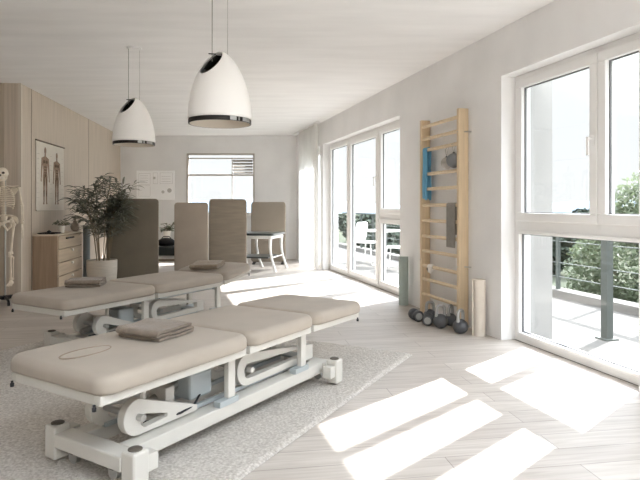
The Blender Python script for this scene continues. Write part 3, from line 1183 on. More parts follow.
pv = MB()
for s in (-1, 1):
    # iliac wing as a curved cup, then ischium ring
    g = []
    for i in range(9):
        a = -.35 + 2.3 * i / 8
        g.append([Vector((s * (.045 + (.028 + .075 * j / 4) * math.sin(a) * 1.0 + .012), .06 - .11 * (j / 4) * abs(math.cos(a * .75)) * .4 - .035 * i / 8, .905 + .045 * math.cos(a) * j / 4 * 1.6 + .0 - .01 * j)) for j in range(5)])
    n0 = len(g)
    vs = [p for r in g for p in r]
    fs = [(i * 5 + j, i * 5 + j + 1, (i + 1) * 5 + j + 1, (i + 1) * 5 + j) for i in range(8) for j in range(4)]
    off = [p + Vector((0, .01, 0)) for p in vs]
    pv.add(vs, fs)
    pv.add(off, fs)
    rim = [r[-1] + Vector((0, .005, 0)) for r in g]
    pv.tube(rim, .010, 8)
    pv.tube([(s * .025, -.05, .845), (s * .06, -.04, .86), (s * .095, 0, .86), (s * .085, .015, .81), (s * .05, .0, .775), (s * .022, -.045, .82), (s * .025, -.05, .845)], .013, 8)
    pv.ellipsoid((s * .098, .0, .862), (.03, .03, .03), 12, 8)
pv.lathe([(.012, -.07), (.028, -.03), (.04, .02), (.042, .04), (.02, .05)], 14, (0, .06, .90))
pv.cbox((0, -.052, .838), (.05, .016, .03))
pv.build('pelvis', M['bone'], sk)
for s in (-1, 1):
    am = MB()
    bone(am, (s * .175, .015, 1.40), (s * .205, .03, 1.105), .0105)
    bone(am, (s * .20, .03, 1.10), (s * .212, -.01, .86), .0072)
    bone(am, (s * .214, .038, 1.105), (s * .226, .0, .862), .0068)
    am.ellipsoid((s * .22, -.008, .845), (.022, .014, .018), 10, 8)
    ao = am.build('arm', M['bone'], sk)
    hd = MB()
    for f in range(5):
        fx = (f - 2) * .0095
        L = [.085, .135, .15, .14, .115][f]
        base = Vector((s * .22, -.012 + fx * .9, .835))
        tip = base + Vector((s * .004, -.02 + fx * 1.6, -L))
        mid = base.lerp(tip, .5) + Vector((s * .006, 0, 0))
        bone(hd, base, mid, .0042, 1.5, 1.5)
        bone(hd, mid, mid.lerp(tip, .6), .0036, 1.4, 1.4)
        bone(hd, mid.lerp(tip, .6), tip, .0032, 1.4, 1.0)
    hd.build('hand', M['bone'], ao)
    lg = MB()
    bone(lg, (s * .125, .0, .845), (s * .088, -.01, .535), .0135, 2.0, 2.3)
    lg.tube([(s * .098, .0, .862), (s * .13, .0, .845)], .014, 10)
    bone(lg, (s * .085, -.005, .525), (s * .085, .02, .275), .0125, 2.3, 1.8)
    bone(lg, (s * .113, .012, .51), (s * .108, .026, .275), .006, 1.7, 1.7)
    lg.ellipsoid((s * .088, -.045, .535), (.02, .01, .022), 12, 8)
    lo = lg.build('leg_bones', M['bone'], sk)
    ft = MB()
    ft.ellipsoid((s * .088, .045, .25), (.02, .035, .02), 12, 8)
    ft.ellipsoid((s * .09, .005, .262), (.024, .03, .017), 12, 8)
    for f in range(5):
        fx = (f - 2) * .013
        bone(ft, (s * (.09 + fx * .5), -.015, .262), (s * (.093 + fx), -.075, .240), .0052, 1.5, 1.5)
        bone(ft, (s * (.093 + fx), -.077, .240), (s * (.094 + fx * 1.1), -.118 + abs(fx) * .7, .228), .0044, 1.5, 1.2)
    ft.build('foot_bones', M['bone'], lo)
def zmap(z):
    if z <= .90:
        return .24 + (z - .24) * (1.06 - .24) / (.90 - .24) if z > .24 else z
    if z <= 1.47:
        return 1.06 + (z - .90) * (1.485 - 1.06) / (1.47 - .90)
    return z + .015
for o in sk.children_recursive:
    for v in o.data.vertices:
        v.co.z = zmap(v.co.z)
sk.rotation_euler = (0, 0, math.radians(14))

# ------------------------------------------------------------------ potted palm
px_, py_ = floor_at(102, 284)
pp = thing('potted_palm', 'tall leafy cane palm in a round stoneware pot', 'plant', (px_, py_, 0))
pot = MB().lathe([(.19, 0), (.212, .06), (.222, .2), (.224, .36), (.222, .375), (.205, .375), (.2, .33), (.002, .33)], 40)
pot.build('pot', M['pot'], pp)
MB().lathe([(.199, .332), (.12, .345), (.002, .35)], 24).build('soil', M['soil'], pp)
rnd = random.Random(21)
lf = MB()
for k in range(13):
    a = rnd.uniform(0, 2 * PI)
    r0 = rnd.uniform(.02, .12)
    b = Vector((r0 * math.cos(a), r0 * math.sin(a), .34))
    H = rnd.uniform(.7, 1.22)
    lean = Vector((math.cos(a), math.sin(a), 0)) * rnd.uniform(.05, .33)
    pts = [b, b + lean * .2 + Vector((0, 0, H * .4)), b + lean * .55 + Vector((0, 0, H * .75)), b + lean * 1.1 + Vector((0, 0, H))]
    MB().tube(pts, [.008, .007, .006, .004], 8).build('cane', M['cane'], pp)
    # fronds
    nf = 10
    for q in range(nf):
        s = .38 + .62 * q / (nf - 1)
        i = min(int(s * 3), 2)
        p = pts[i].lerp(pts[i + 1], s * 3 - i)
        a2 = rnd.uniform(0, 2 * PI)
        el = rnd.uniform(.25, 1.05)
        d = Vector((math.cos(a2) * math.cos(el), math.sin(a2) * math.cos(el), math.sin(el)))
        Lf = rnd.uniform(.14, .32)
        tip = p + d * Lf
        m_ = p.lerp(tip, .5) + Vector((0, 0, .02))
        lf.tube([p, m_, tip], .0022, 4)
        for w in range(7):
            tt = .25 + .75 * w / 6
            bp = p.lerp(tip, tt)
            sd = 1 if w % 2 else -1
            perp = d.cross(Vector((0, 0, 1))).normalized() * sd
            dd = (d * .8 + perp * rnd.uniform(.5, 1.0) + Vector((0, 0, rnd.uniform(-.1, .35)))).normalized()
            if w == 6:
                dd = d
            blade(lf, bp, dd, rnd.uniform(.14, .23), rnd.uniform(.024, .038), rnd.uniform(.5, 1.3), 5)
lf.build('foliage', M['leaf'], pp)


# ------------------------------------------------------------------ upholstered screens
def screen(label, x0, x1, ytop, ybot, m, yaw=0.0, th=.05, dz=0.0):
    Z = F * CAM_H / (ybot - HZ)
    X0, X1 = (x0 - 320) / F * Z, (x1 - 320) / F * Z
    h = CAM_H + (HZ - ytop) / F * Z
    w = (X1 - X0) / math.cos(yaw)
    t = thing('upholstered_screen', label, 'screen', ((X0 + X1) / 2, Z, 0), yaw)
    mt = Matrix.Translation((0, th / 2, 0)) @ Matrix.Rotation(PI / 2, 4, 'X')
    MB().pad(-w / 2, w / 2, .035, h, 0, th, .055, .014, seg=8, mtx=mt).build('panel', M[m], t, angle=60)
    for s in (-1, 1):
        f = MB()
        f.box(s * (w / 2 - .06) - .03, s * (w / 2 - .06) + .03, -.19, .19, 0, .022)
        f.box(s * (w / 2 - .06) - .025, s * (w / 2 - .06) + .025, -.02, .02, .02, .08)
        f.build('foot', M['dark'], t, smooth=False, bevel=.004)
    zp = MB()
    for s in (-1, 1):
        zp.tube([(s * (w / 2 - .003), 0, .09), (s * (w / 2 - .003), 0, h - .06)], .006, 8)
    zp.build('piping', M['leather_seam'], t)
    return t


screen('dark olive upholstered screen standing behind the potted palm', 108, 157.5, 198.7, 281, 'screen_dark', math.radians(8), .06)
screen('pale beige upholstered screen, second from the left', 174.3, 208.3, 202.5, 275.5, 'screen_beige', math.radians(-4), .05)
screen('brown upholstered screen in front of the right half of the back window', 209.5, 246.3, 199, 274, 'screen_brown', math.radians(5), .05)
screen('small greige screen behind the dark topped table', 251.3, 285.5, 202, 263.5, 'screen_grey', math.radians(2), .05)

# ------------------------------------------------------------------ dark topped table with curved legs
tb = thing('table', 'dark topped table with curved white legs by the far window', 'table', (-1.087, 10.49, 0), math.radians(-12.5))
MB().pad(-.40, .34, -.40, .40, .665, .705, .05, .008).build('tabletop', M['table_dark'], tb)
ap = MB()
for s in (-1, 1):
    ap.box(-.36, .30, s * .36 - .012, s * .36 + .012, .605, .667)
ap.box(-.36, -.336, -.35, .35, .605, .667)
ap.box(.276, .30, -.35, .35, .605, .667)
ap.build('apron', M['outdoor'], tb, smooth=False)
for sx_ in (-1, 1):
    for s in (-1, 1):
        bx = .28 if sx_ > 0 else -.22
        pts = []
        for k in range(9):
            q = k / 8
            z = .64 * (1 - q)
            out = -.03 * math.sin(PI * q) * (1 - q) + .095 * q ** 2.2
            pts.append((bx + out * (1 if sx_ > 0 else 1.1), s * (.35 + .2 * out), z + .012 * q))
        MB().tube(pts, [.034 - .012 * math.sin(PI * k / 8 * .8) for k in range(9)], 10).build('leg', M['outdoor'], tb)
MB().box(-.34, .22, -.30, .30, .245, .275).build('shelf', M['table_dark'], tb, smooth=False, bevel=.004)
lk = MB()
for a in (-.24, .29):
    lk.tube([(a, -.345, .262), (a, .345, .262)], .01, 8)
lk.build('shelf_rail', M['outdoor'], tb)

# black bench seen between the first two screens
bn = thing('bench', 'low black padded bench seen between the two left screens', 'bench', (-2.88, 10.35, 0), math.radians(4))
MB().pad(-.42, .42, -.24, .24, .30, .46, .05, .03, crown=.008).build('seat', M['table_dark'], bn, angle=60)
MB().box(-.38, .38, -.2, .2, .24, .30).build('seat_frame', M['outdoor'], bn, smooth=False, bevel=.005)
for a in (-.34, .34):
    for b in (-.16, .16):
        MB().box(a - .025, a + .025, b - .025, b + .025, 0, .24).build('leg', M['outdoor'], bn, smooth=False, bevel=.004)
cp = thing('black_bag', 'soft black pouch lying on the black bench', 'bag', (-2.84, 10.35, .468), 0)
def bagfn(p):
    return Vector((p.x, p.y, max(p.z, -.55)))
MB().ellipsoid((0, 0, .052), (.17, .10, .095), 20, 12, fn=bagfn).build('pouch', M['dark'], cp)
MB().tube([(-.09, 0, .13), (-.05, 0, .17), (.05, 0, .17), (.09, 0, .13)], .008, 8).build('strap', M['dark'], cp)

# low white cabinet at the back wall and the plant on it
lc = thing('low_cabinet', 'low white cabinet against the back wall below the board', 'cabinet', (-3.4, 12.38, 0))
MB().box(-.55, .55, -.22, .235, .05, .45).build('body', M['board'], lc, smooth=False, bevel=.004)
for s in (-1, 1):
    d_ = MB().box(min(s * .005, s * .545), max(s * .005, s * .545), -.235, -.22, .06, .44).build('door', M['board'], lc, smooth=False, bevel=.003)
    MB().lathe([(.008, 0), (.014, .02), (.002, .022)], 12, mtx=Matrix.Translation((s * .05, -.235, .30)) @ Matrix.Rotation(PI / 2, 4, 'X')).build('knob', M['steel'], d_)
MB().box(-.5, .5, -.18, .2, 0, .05).build('plinth', M['seam'], lc, smooth=False)
small_plant('little plant in a pale pot on the low white back cabinet', (-3.37, 12.33, .451), 1.9, 22, .13)

# board on the back wall
wbd = thing('wall_board', 'white board with faint drawings hanging on the back wall', 'board', (0, BACK, 0))
bx0, bx1 = (136.7 - 320) / F * BACK, (174.6 - 320) / F * BACK
bz0, bz1 = CAM_H + (206 - 199.8) / F * BACK, CAM_H + (206 - 170.7) / F * BACK
MB().box(bx0, bx1, -.02, -.001, bz0, bz1).build('surface', M['board'], wbd, smooth=False, bevel=.006)
bi = MB()
def brd(a, b, c, d, t_=.005):
    x_, y_ = bx0 + (bx1 - bx0) * a, bx0 + (bx1 - bx0) * b
    z_, w_ = bz0 + (bz1 - bz0) * c, bz0 + (bz1 - bz0) * d
    bi.box(x_, y_, -.022, -.0195, z_, z_ + t_)
    bi.box(x_, y_, -.022, -.0195, w_, w_ + t_)
    bi.box(x_, x_ + t_, -.022, -.0195, z_, w_)
    bi.box(y_, y_ + t_, -.022, -.0195, z_, w_)
brd(.06, .36, .52, .9)
brd(.06, .36, .12, .48)
brd(.44, .56, .55, .92)
brd(.62, .95, .55, .92)
for k in range(4):
    brd(.1, .3, .58 + k * .08, .585 + k * .08, .003)
for k in range(3):
    brd(.66, .9, .62 + k * .09, .625 + k * .09, .003)
for (a, b, r) in ((.70, .27, .035), (.87, .32, .05), (.47, .75, .03)):
    cx, cz = bx0 + (bx1 - bx0) * a, bz0 + (bz1 - bz0) * b
    bi.prism([(cx + r * math.cos(2 * PI * k / 14), cz + r * math.sin(2 * PI * k / 14)) for k in range(14)], -.022, -.0195)
bi.build('drawings', M['board_ink'], wbd, smooth=False)

# ------------------------------------------------------------------ wall bars on the right wall
UR, UL = -.548, -1.371
wbz = 2.163
wbr = thing('wall_bars', 'tall pine wall bars fixed between the two windows', 'wall bars', C0, WA)
for a, b in ((UR - .042, UR), (UL - .042, UL)):
    MB().box(a, b, -.112, -.004, 0, wbz).build('upright', M['pine'], wbr, smooth=False, bevel=.004)
RUNGS = [2.085, 1.945, 1.82, 1.553, 1.387, 1.21, 1.04, .866, .70, .535, .385, .214]
RO = -.086
for z in RUNGS:
    MB().tube([(UL - .006, RO, z), (UR - .036, RO, z)], .0165, 14, flat=1.15).build('rung', M['pine_rung'], wbr)
bo = MB()
for z in (1.93, .6):
    for a in (UR - .021, UL - .021):
        bo.tube([(a - .012, -.116, z), (a + .012, -.116, z)], .004, 6)
    bo.tube([(UR, -.05, z), (UR + .05, -.004, z)], .006, 8)
bo.build('bracket', M['steel'], wbr)

# blue band looped over the rung
bd = thing('exercise_band', 'bright blue loop band hanging from an upper rung of the wall bars', 'exercise band', C0, WA)
def strip(uc, w, o, z0_, z1_):
    m = MB()
    rg = []
    for k in range(15):
        q = k / 14
        z = z1_ + (z0_ - z1_) * q
        dx = .006 * math.sin(q * 5 + uc * 40)
        rg.append([Vector((uc - w / 2 + dx, o - .004, z)), Vector((uc + w / 2 + dx, o - .004, z)),
                   Vector((uc + w / 2 + dx, o + .004, z)), Vector((uc - w / 2 + dx, o + .004, z))])
    m.rings(rg)
    return m
zr_ = 1.82
bu = UL + .055
for i, (du, dz) in enumerate(((0, 0), (.056, -.015))):
    m = MB()
    u_ = bu + du
    path = []
    for k in range(16):
        path.append((RO - .0245 - .004 * math.sin(k * .4), zr_ - .54 + dz + k * .036))
    for k in range(1, 8):
        a = PI * k / 8
        path.append((RO - .0245 * math.cos(a), zr_ + .006 + .0215 * math.sin(a)))
    for k in range(15, -1, -1):
        path.append((RO + .0245 + .003 * math.sin(k * .5), zr_ - .54 + dz + k * .036))
    rg = []
    for k, (o_, z) in enumerate(path):
        a = path[max(k - 1, 0)]
        b = path[min(k + 1, len(path) - 1)]
        tx, tz2 = b[0] - a[0], b[1] - a[1]
        l = math.hypot(tx, tz2)
        nx, nz = tz2 / l * .0028, -tx / l * .0028
        w = .023
        rg.append([Vector((u_ - w, o_ + nx, z + nz)), Vector((u_ + w, o_ + nx, z + nz)), Vector((u_ + w, o_ - nx, z - nz)), Vector((u_ - w, o_ - nx, z - nz))])
    m.rings(rg)
    m.build('strand', M['band'], bd, angle=50)

# balls hung by cords from the rung above
for i, (u_, r, m, lab) in enumerate(((-.835, .060, 'ball_pale', 'pale grey ball hung beside the darker ball on the wall bars'),
                                     (-.69, .075, 'ball_grey', 'darker grey ball hung by cords next to the wall bar upright'))):
    zc = 1.553 + .0185 + r + .012
    b_ = thing('exercise_ball', lab, 'ball', wp(u_, -.088, zc), WA)
    MB().ellipsoid((0, 0, 0), (r, min(r, .083), r), 28, 18).build('ball', M[m], b_)
    MB().lathe([(.012, r - .003), (.012, r + .008), (.004, r + .012)], 12).build('valve', M['dark'], b_)
    zz = 1.82 - zc
    cn = MB()
    for s in (-1, 1):
        cn.tube([(0, 0, r + .006), (s * .03, 0, (r + zz) / 2 + .02), (s * .012, .019, zz - .005), (s * .012, .0, zz + .0205), (s * .012, -.018, zz - .003)], .0022, 6)
    cn.build('cord', M['cord'], b_)

# grey towel over the middle rung
tw = thing('hanging_towel', 'grey towel draped over the middle rung of the wall bars', 'towel', C0, WA)
def drape(u0_, u1_, zl, zback, th, m, root, name):
    mb = MB()
    path = []
    zr2 = 1.21
    n = 14
    for k in range(n):
        path.append((RO - .0255, zr2 - zl + zl * k / n))
    for k in range(9):
        a = PI * k / 8
        path.append((RO - .0255 * math.cos(a), zr2 + .0245 * math.sin(a)))
    for k in range(n - 1, -1, -1):
        path.append((RO + .0255, zr2 - zback + zback * k / n))
    rg = []
    for k, (o_, z) in enumerate(path):
        a = path[max(k - 1, 0)]
        b = path[min(k + 1, len(path) - 1)]
        tx, tz2 = b[0] - a[0], b[1] - a[1]
        l = math.hypot(tx, tz2)
        nx, nz = tz2 / l * th, -tx / l * th
        ring = []
        for q in range(9):
            uu = u0_ + (u1_ - u0_) * q / 8
            wv = .004 * math.sin(q * 1.4 + z * 4) * (1 if o_ < RO else .3)
            ring.append(Vector((uu, o_ - abs(wv) * (1 if o_ < RO else -1) - nx, z - nz)))
        for q in range(8, -1, -1):
            uu = u0_ + (u1_ - u0_) * q / 8
            ring.append(Vector((uu, o_ + nx * 0, z)))
        rg.append(ring)
    mb.rings(rg)
    return mb.build(name, M[m], root, angle=60)
drape(-.80, -.625, .43, .30, -.007, 'grey_cloth', tw, 'towel_cloth')

# small white strap on a low rung
sw = thing('wrist_strap', 'small white strap wrapped round a low rung of the wall bars', 'strap', wp(-1.17, RO, .535), WA)
m = MB()
rot = Matrix.Rotation(PI / 2, 4, 'Y')
m.lathe([(.021, -.05), (.031, -.048), (.033, 0), (.031, .048), (.021, .05)], 20, mtx=rot, cap=False)
m.lathe([(.0205, -.05), (.0205, .05)], 20, mtx=rot, cap=False)
m.build('wrap', M['white_cloth'], sw)
MB().box(-.02, .045, -.04, -.028, -.06, -.015).build('loose_end', M['white_cloth'], sw, smooth=False, bevel=.003)
MB().cbox((-.062, -.012, -.028), (.02, .03, .03)).build('buckle', M['dark'], sw, smooth=False, bevel=.004)


# ------------------------------------------------------------------ kettlebells, dumbbells and mats
def kettlebell(label, x, y, r, rz, m='iron', mh='handle_steel'):
    t = thing('kettlebell', label, 'kettlebell', (x, y, 0), rz, 'kettlebells by the wall bars')
    MB().ellipsoid((0, 0, r * .92), (r, r, r * .95), 28, 18, fn=lambda p: Vector((p.x, p.y, max(p.z, -.965)))).build('bell', M[m], t)
    w = r * .62
    pts = []
    for k in range(15):
        q = k / 14
        a = PI * (1 - q)
        pts.append((w * math.copysign(abs(math.cos(a)) ** .55, math.cos(a)), 0, r * 1.55 + r * 1.45 * math.sin(a) ** .55))
    MB().tube(pts, [.018] + [.0155] * 13 + [.018], 12).build('handle', M[mh], t)
    return t


for (lab, px, yb, r, rz, mm) in (
        ('dark kettlebell farthest right, just left of the cream rolled mat', 460.5, 333.5, .073, 45, 'iron'),
        ('dark kettlebell in the middle front of the weights', 440.5, 328, .074, 20, 'iron'),
        ('dark kettlebell half hidden between the middle and right kettlebells', 450.5, 325.5, .066, 50, 'iron'),
        ('dark kettlebell at the back left, behind the dumbbells', 430, 321, .066, 10, 'iron')):
    x, y = floor_at(px, yb)
    kettlebell(lab, x, y, r, math.radians(rz), mm)


def dumbbell(label, x, y, rz, r=.058, L=.20):
    t = thing('dumbbell', label, 'dumbbell', (x, y, r), rz, 'dumbbells by the wall bars')
    rot = Matrix.Rotation(PI / 2, 4, 'Y')
    MB().lathe([(.015, -L / 2), (.017, 0), (.015, L / 2)], 14, mtx=rot).build('grip', M['handle_steel'], t)
    for s in (-1, 1):
        a, b = s * (L / 2 - .055), s * L / 2
        lo, hi = min(a, b), max(a, b)
        MB().lathe([(r * .8, lo), (r, lo + .01), (r, hi - .01), (r * .85, hi)], 6 if False else 20, mtx=rot).build('weight', M['iron'], t)
        e = s * (L / 2)
        MB().lathe([(r * .62, min(e, e + s * .004)), (r * .62, max(e, e + s * .004))], 18, mtx=rot).build('end_disc', M['handle_steel'], t)
    return t


x, y = floor_at(416.0, 320.5)
dumbbell('dark dumbbell leftmost of the weights under the wall bars', x, y, math.radians(-78), .058, .17)
x, y = floor_at(428, 324.5)
dumbbell('dumbbell with its grey end disc turned to the viewer', x, y, math.radians(-104), .055, .17)

x, y = floor_at(479, 335.5)
rolled_mat('cream rolled mat standing upright right of the wall bars', (x, y, 0), .066, .52, 'mat_cream', 2.0)
x, y = floor_at(403.3, 304.8)
rolled_mat('sage green rolled mat standing beside the far balcony window', (x, y, 0), .066, .585, 'mat_green', 1.0)

# ------------------------------------------------------------------ outside: balcony
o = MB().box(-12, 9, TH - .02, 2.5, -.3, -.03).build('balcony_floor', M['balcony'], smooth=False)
o.matrix_world = MW
struct(o, 'sunlit pale balcony floor outside', 'balcony')
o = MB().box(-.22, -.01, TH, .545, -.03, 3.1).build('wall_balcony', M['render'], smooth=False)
o.matrix_world = MW
struct(o, 'white rendered pier outside the near window', 'wall')
o = MB().box(-12, 9, 2.18, 2.42, -.03, .07).build('trim_4', M['balcony'], smooth=False)
o.matrix_world = MW
struct(o, 'pale kerb under the balcony railing', 'trim')
rl = thing('balcony_railing', 'dark metal cable railing along the balcony edge', 'railing', C0, WA)
MB().box(-11.5, 8.5, 2.26, 2.33, .97, 1.01).build('top_rail', M['rail_dark'], rl, smooth=False)
PO = 2.29
for k in range(-11, 11):
    u_ = -1.23 + k * .87
    MB().box(u_ - .022, u_ + .022, PO - .022, PO + .022, .07, .97).build('post', M['rail_dark'], rl, smooth=False)
for z in (.24, .43, .72):
    MB().tube([(-11.5, PO, z), (8.5, PO, z)], .006, 6).build('cable', M['cable'], rl)
ps = thing('shadow_post', 'added slim post on the balcony casting a shadow stripe indoors', 'post', wp(.12, 1.036, -.03), WA)  # added post, placed to throw a shadow stripe across the sun patches
MB().box(-.036, .036, -.036, .036, .012, 3.6).build('shaft', M['rail_dark'], ps, smooth=False)
MB().box(-.07, .07, -.07, .07, 0, .012).build('base_plate', M['rail_dark'], ps, smooth=False)


def outdoor_chair(label, loc, rz):
    t = thing('garden_chair', label, 'chair', loc, rz, 'garden chairs on the balcony')
    MB().pad(-.23, .23, -.23, .23, .42, .45, .06, .01).build('seat', M['outdoor'], t)
    mt = Matrix.Translation((0, .22, .45)) @ Matrix.Rotation(math.radians(-80), 4, 'X') @ Matrix.Rotation(PI, 4, 'X')
    bk = MB()
    bk.pad(-.22, .22, -.44, -.02, -.012, .012, .08, .008, mtx=Matrix.Translation((0, .22, .44)) @ Matrix.Rotation(math.radians(-80), 4, 'X'))
    bk.build('backrest', M['outdoor'], t)
    for a in (-1, 1):
        for b in (-1, 1):
            MB().tube([(a * .19, b * .19, .43), (a * .235, b * .24, 0)], .013, 8).build('leg', M['outdoor'], t)
    return t


x, y = wp(-7.55, 1.30).xy
outdoor_chair('white garden chair on the balcony seen through the door pane', (*wp(-7.2, 1.45, -.03).xy, -.03), WA + 2.2)
outdoor_chair('white garden chair on the balcony seen through the right pane', (*wp(-5.65, 1.5, -.03).xy, -.03), WA - .6)
gt = thing('garden_table', 'small round white table between the garden chairs on the balcony', 'table', wp(-6.45, 1.5, -.03), 0)
MB().lathe([(.36, .70), (.37, .71), (.37, .725), (.36, .735), (.002, .735)], 36).build('tabletop', M['outdoor'], gt)
MB().tube([(0, 0, .02), (0, 0, .70)], .025, 12).build('pedestal', M['outdoor'], gt)
MB().lathe([(.23, 0), (.23, .012), (.05, .03), (.002, .03)], 28).build('base', M['outdoor'], gt)

# ------------------------------------------------------------------ outside: land, hills, trees
GZ = -4.0
g = MB()
gv, gf = [], []
NG = 70
for j in range(NG + 1):
    for i in range(NG + 1):
        x = 3 + (i / NG) ** 1.6 * 900 - 300 * (j / NG)
        y = -60 + (j / NG) ** 1.7 * 1500
        d = math.hypot(x, y)
        h = GZ + max(0, (d - 90)) * -.012 + 6 * noise.noise(Vector((x * .012, y * .012, 1))) * min(1, d / 150)
        gv.append((x, y, h))
for j in range(NG):
    for i in range(NG):
        k = j * (NG + 1) + i
        gf.append((k, k + 1, k + NG + 2, k + NG + 1))
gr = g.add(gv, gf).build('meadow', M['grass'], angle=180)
struct(gr, 'pale open land below the balcony', 'ground')
hv, hf = [], []
n = 120
for i in range(n + 1):
    a = math.radians(-25 + 130 * i / n)
    R_ = 1300
    h = 4 + 22 * max(0, noise.noise(Vector((i * .08, 2, 0))) + .45) + 5 * noise.noise(Vector((i * .4, 5, 0)))
    for q, (rr, hh) in enumerate(((R_ * .85, -40), (R_ * .93, h * .35 - 10), (R_, h), (R_ * 1.1, -40))):
        hv.append((rr * math.sin(a), rr * math.cos(a), hh))
for i in range(n):
    for q in range(3):
        k = i * 4 + q
        hf.append((k, k + 4, k + 5, k + 1))
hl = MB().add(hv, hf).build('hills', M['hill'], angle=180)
struct(hl, 'low pale hills on the horizon', 'hills')


def leafy_tree(name, label, loc, blobs, nleaf, size, m, trunk_h, seed, group=None, cat='tree'):
    t = thing(name, label, cat, loc, 0, group)
    rnd = random.Random(seed)
    lf = MB()
    tot = sum(b[3] ** 2 for b in blobs)
    vs, fs = [], []
    for (bx, by, bz, br) in blobs:
        for k in range(int(nleaf * br ** 2 / tot)):
            a = rnd.uniform(0, 2 * PI)
            cz = rnd.uniform(-1, 1)
            s = math.sqrt(1 - cz * cz)
            rr = br * rnd.uniform(.6, 1.08) ** .6
            p = Vector((bx + rr * s * math.cos(a), by + rr * s * math.sin(a), bz + rr * cz * .9))
            e = Euler((rnd.uniform(-1, 1), rnd.uniform(-1, 1), rnd.uniform(0, 6.3)))
            w, l = size * rnd.uniform(.6, 1.1), size * rnd.uniform(1, 1.9)
            o = len(vs)
            for q in ((-l / 2, 0, 0), (0, -w / 2, .1 * w), (l / 2, 0, 0), (0, w / 2, .1 * w)):
                v = Vector(q)
                v.rotate(e)
                vs.append(p + v)
            fs.append((o, o + 1, o + 2, o + 3))
    lf.add(vs, fs)
    me_ = lf.build('foliage', M[m], t, smooth=False)
    tk = MB()
    c = blobs[0]
    tk.tube([(c[0] * .2, c[1] * .2, 0), (c[0] * .5, c[1] * .5, trunk_h * .5), (c[0] * .8, c[1] * .8, trunk_h)], [size * 1.2, size, size * .6], 8)
    for b in blobs[1:]:
        tk.tube([(c[0] * .6, c[1] * .6, trunk_h * .6), (b[0], b[1], b[2])], [size * .55, size * .2], 6)
    tk.build('trunk', M['bark'], t)
    return t


leafy_tree('garden_tree', 'big leafy tree beyond the railing outside the near window', (6.6, 10.8, GZ),
           [(0, 0, 4.2, 1.5), (.15, .1, 5.15, .95), (-1.15, .2, 2.9, .95), (1.4, .3, 4.7, 1.4), (-.3, -.6, 2.4, 1.4), (1.2, .3, 2.4, 1.6), (-.75, .3, 3.9, .9)], 30000, .075, 'tree_leaf', 2.2, 4)
leafy_tree('garden_shrub', 'pale leafy shrub left of the big tree outside', (5.0, 15.2, GZ),
           [(0, 0, 1.9, 1.1), (-.6, .3, 1.4, .9), (.6, .2, 1.5, 1.1)], 9000, .07, 'tree_leaf2', .9, 8, None, 'shrub')
rnd = random.Random(15)
first = None
spots = []
for k in range(40):
    a = math.radians(rnd.uniform(-2, 42))
    R_ = rnd.uniform(38, 170)
    x, y = R_ * math.sin(a) + 4, R_ * math.cos(a)
    if any((x - q[0]) ** 2 + (y - q[1]) ** 2 < 49 for q in spots):
        continue
    spots.append((x, y))
    z = GZ + max(0, (math.hypot(x, y) - 90)) * -.012 - .5
    if first is None:
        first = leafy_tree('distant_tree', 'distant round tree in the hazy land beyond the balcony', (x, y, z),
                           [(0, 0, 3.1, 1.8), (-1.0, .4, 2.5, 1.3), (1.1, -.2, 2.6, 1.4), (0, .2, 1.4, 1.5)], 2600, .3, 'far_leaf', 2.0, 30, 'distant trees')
        o = first
    else:
        o = copy_tree(first)
        o.location = (x, y, z)
    o.rotation_euler = (0, 0, rnd.uniform(0, 6))
    s = rnd.uniform(.7, 1.15)
    o.scale = (s * 1.2, s * 1.2, s)

# ------------------------------------------------------------------ light
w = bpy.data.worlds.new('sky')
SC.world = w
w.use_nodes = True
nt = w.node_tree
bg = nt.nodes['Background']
tc = nt.nodes.new('ShaderNodeTexCoord')
sx_ = nt.nodes.new('ShaderNodeSeparateXYZ')
nt.links.new(tc.outputs['Generated'], sx_.inputs[0])
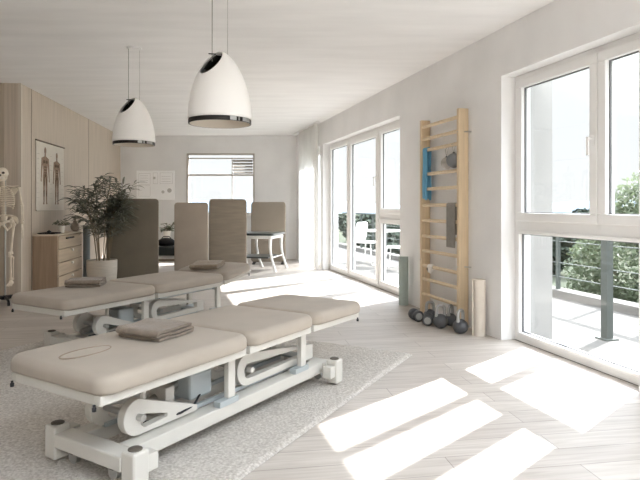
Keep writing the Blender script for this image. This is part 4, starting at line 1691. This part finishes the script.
# hazy sky: pale near the horizon, brighter overhead and brightest round the sun
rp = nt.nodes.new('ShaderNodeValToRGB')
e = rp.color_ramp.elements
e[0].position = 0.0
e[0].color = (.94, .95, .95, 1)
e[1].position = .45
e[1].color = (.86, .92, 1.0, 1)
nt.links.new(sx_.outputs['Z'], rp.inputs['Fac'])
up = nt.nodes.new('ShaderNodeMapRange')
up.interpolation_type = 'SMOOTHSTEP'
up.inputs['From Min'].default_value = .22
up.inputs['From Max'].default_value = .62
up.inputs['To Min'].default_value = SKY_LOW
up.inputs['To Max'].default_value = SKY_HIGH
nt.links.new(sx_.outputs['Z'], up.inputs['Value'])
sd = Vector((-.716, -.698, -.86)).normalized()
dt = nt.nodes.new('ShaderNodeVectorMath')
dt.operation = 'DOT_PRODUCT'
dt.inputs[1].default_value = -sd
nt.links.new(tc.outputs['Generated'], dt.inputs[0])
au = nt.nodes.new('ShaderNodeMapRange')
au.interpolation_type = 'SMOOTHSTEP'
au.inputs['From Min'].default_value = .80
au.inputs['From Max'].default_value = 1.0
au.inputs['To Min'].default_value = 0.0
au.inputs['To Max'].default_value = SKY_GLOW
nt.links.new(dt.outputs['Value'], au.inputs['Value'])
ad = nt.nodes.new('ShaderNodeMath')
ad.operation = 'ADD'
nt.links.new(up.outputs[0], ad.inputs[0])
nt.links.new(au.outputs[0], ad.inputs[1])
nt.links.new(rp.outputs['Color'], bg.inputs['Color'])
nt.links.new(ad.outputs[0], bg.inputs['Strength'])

sl = bpy.data.lights.new('sun', 'SUN')
sl.energy = 5.2
sl.angle = math.radians(.7)
sl.color = (1.0, .99, .98)
so = bpy.data.objects.new('sun', sl)
COL.objects.link(so)
so.rotation_euler = sd.to_track_quat('-Z', 'Y').to_euler()
so.location = (8, 8, 9)

# ------------------------------------------------------------------ camera
cam = bpy.data.cameras.new('camera')
co = bpy.data.objects.new('camera', cam)
COL.objects.link(co)
co.location = (0, 0, CAM_H)
co.rotation_euler = (PI / 2, 0, 0)
cam.sensor_fit = 'HORIZONTAL'
cam.sensor_width = 36
cam.lens = F / 640 * 36
cam.shift_y = -(240 - HZ) / 640
cam.clip_end = 5000
SC.camera = co
SC.view_settings.view_transform = 'Standard'
SC.view_settings.look = 'None'
SC.view_settings.gamma = 1
SC.view_settings.use_curve_mapping = False
SC.view_settings.exposure = 2.05
SC.cycles.use_denoising = True
SC.cycles.max_bounces = 14
SC.cycles.diffuse_bounces = 12
SC.cycles.transparent_max_bounces = 16
SC.cycles.sample_clamp_indirect = 12
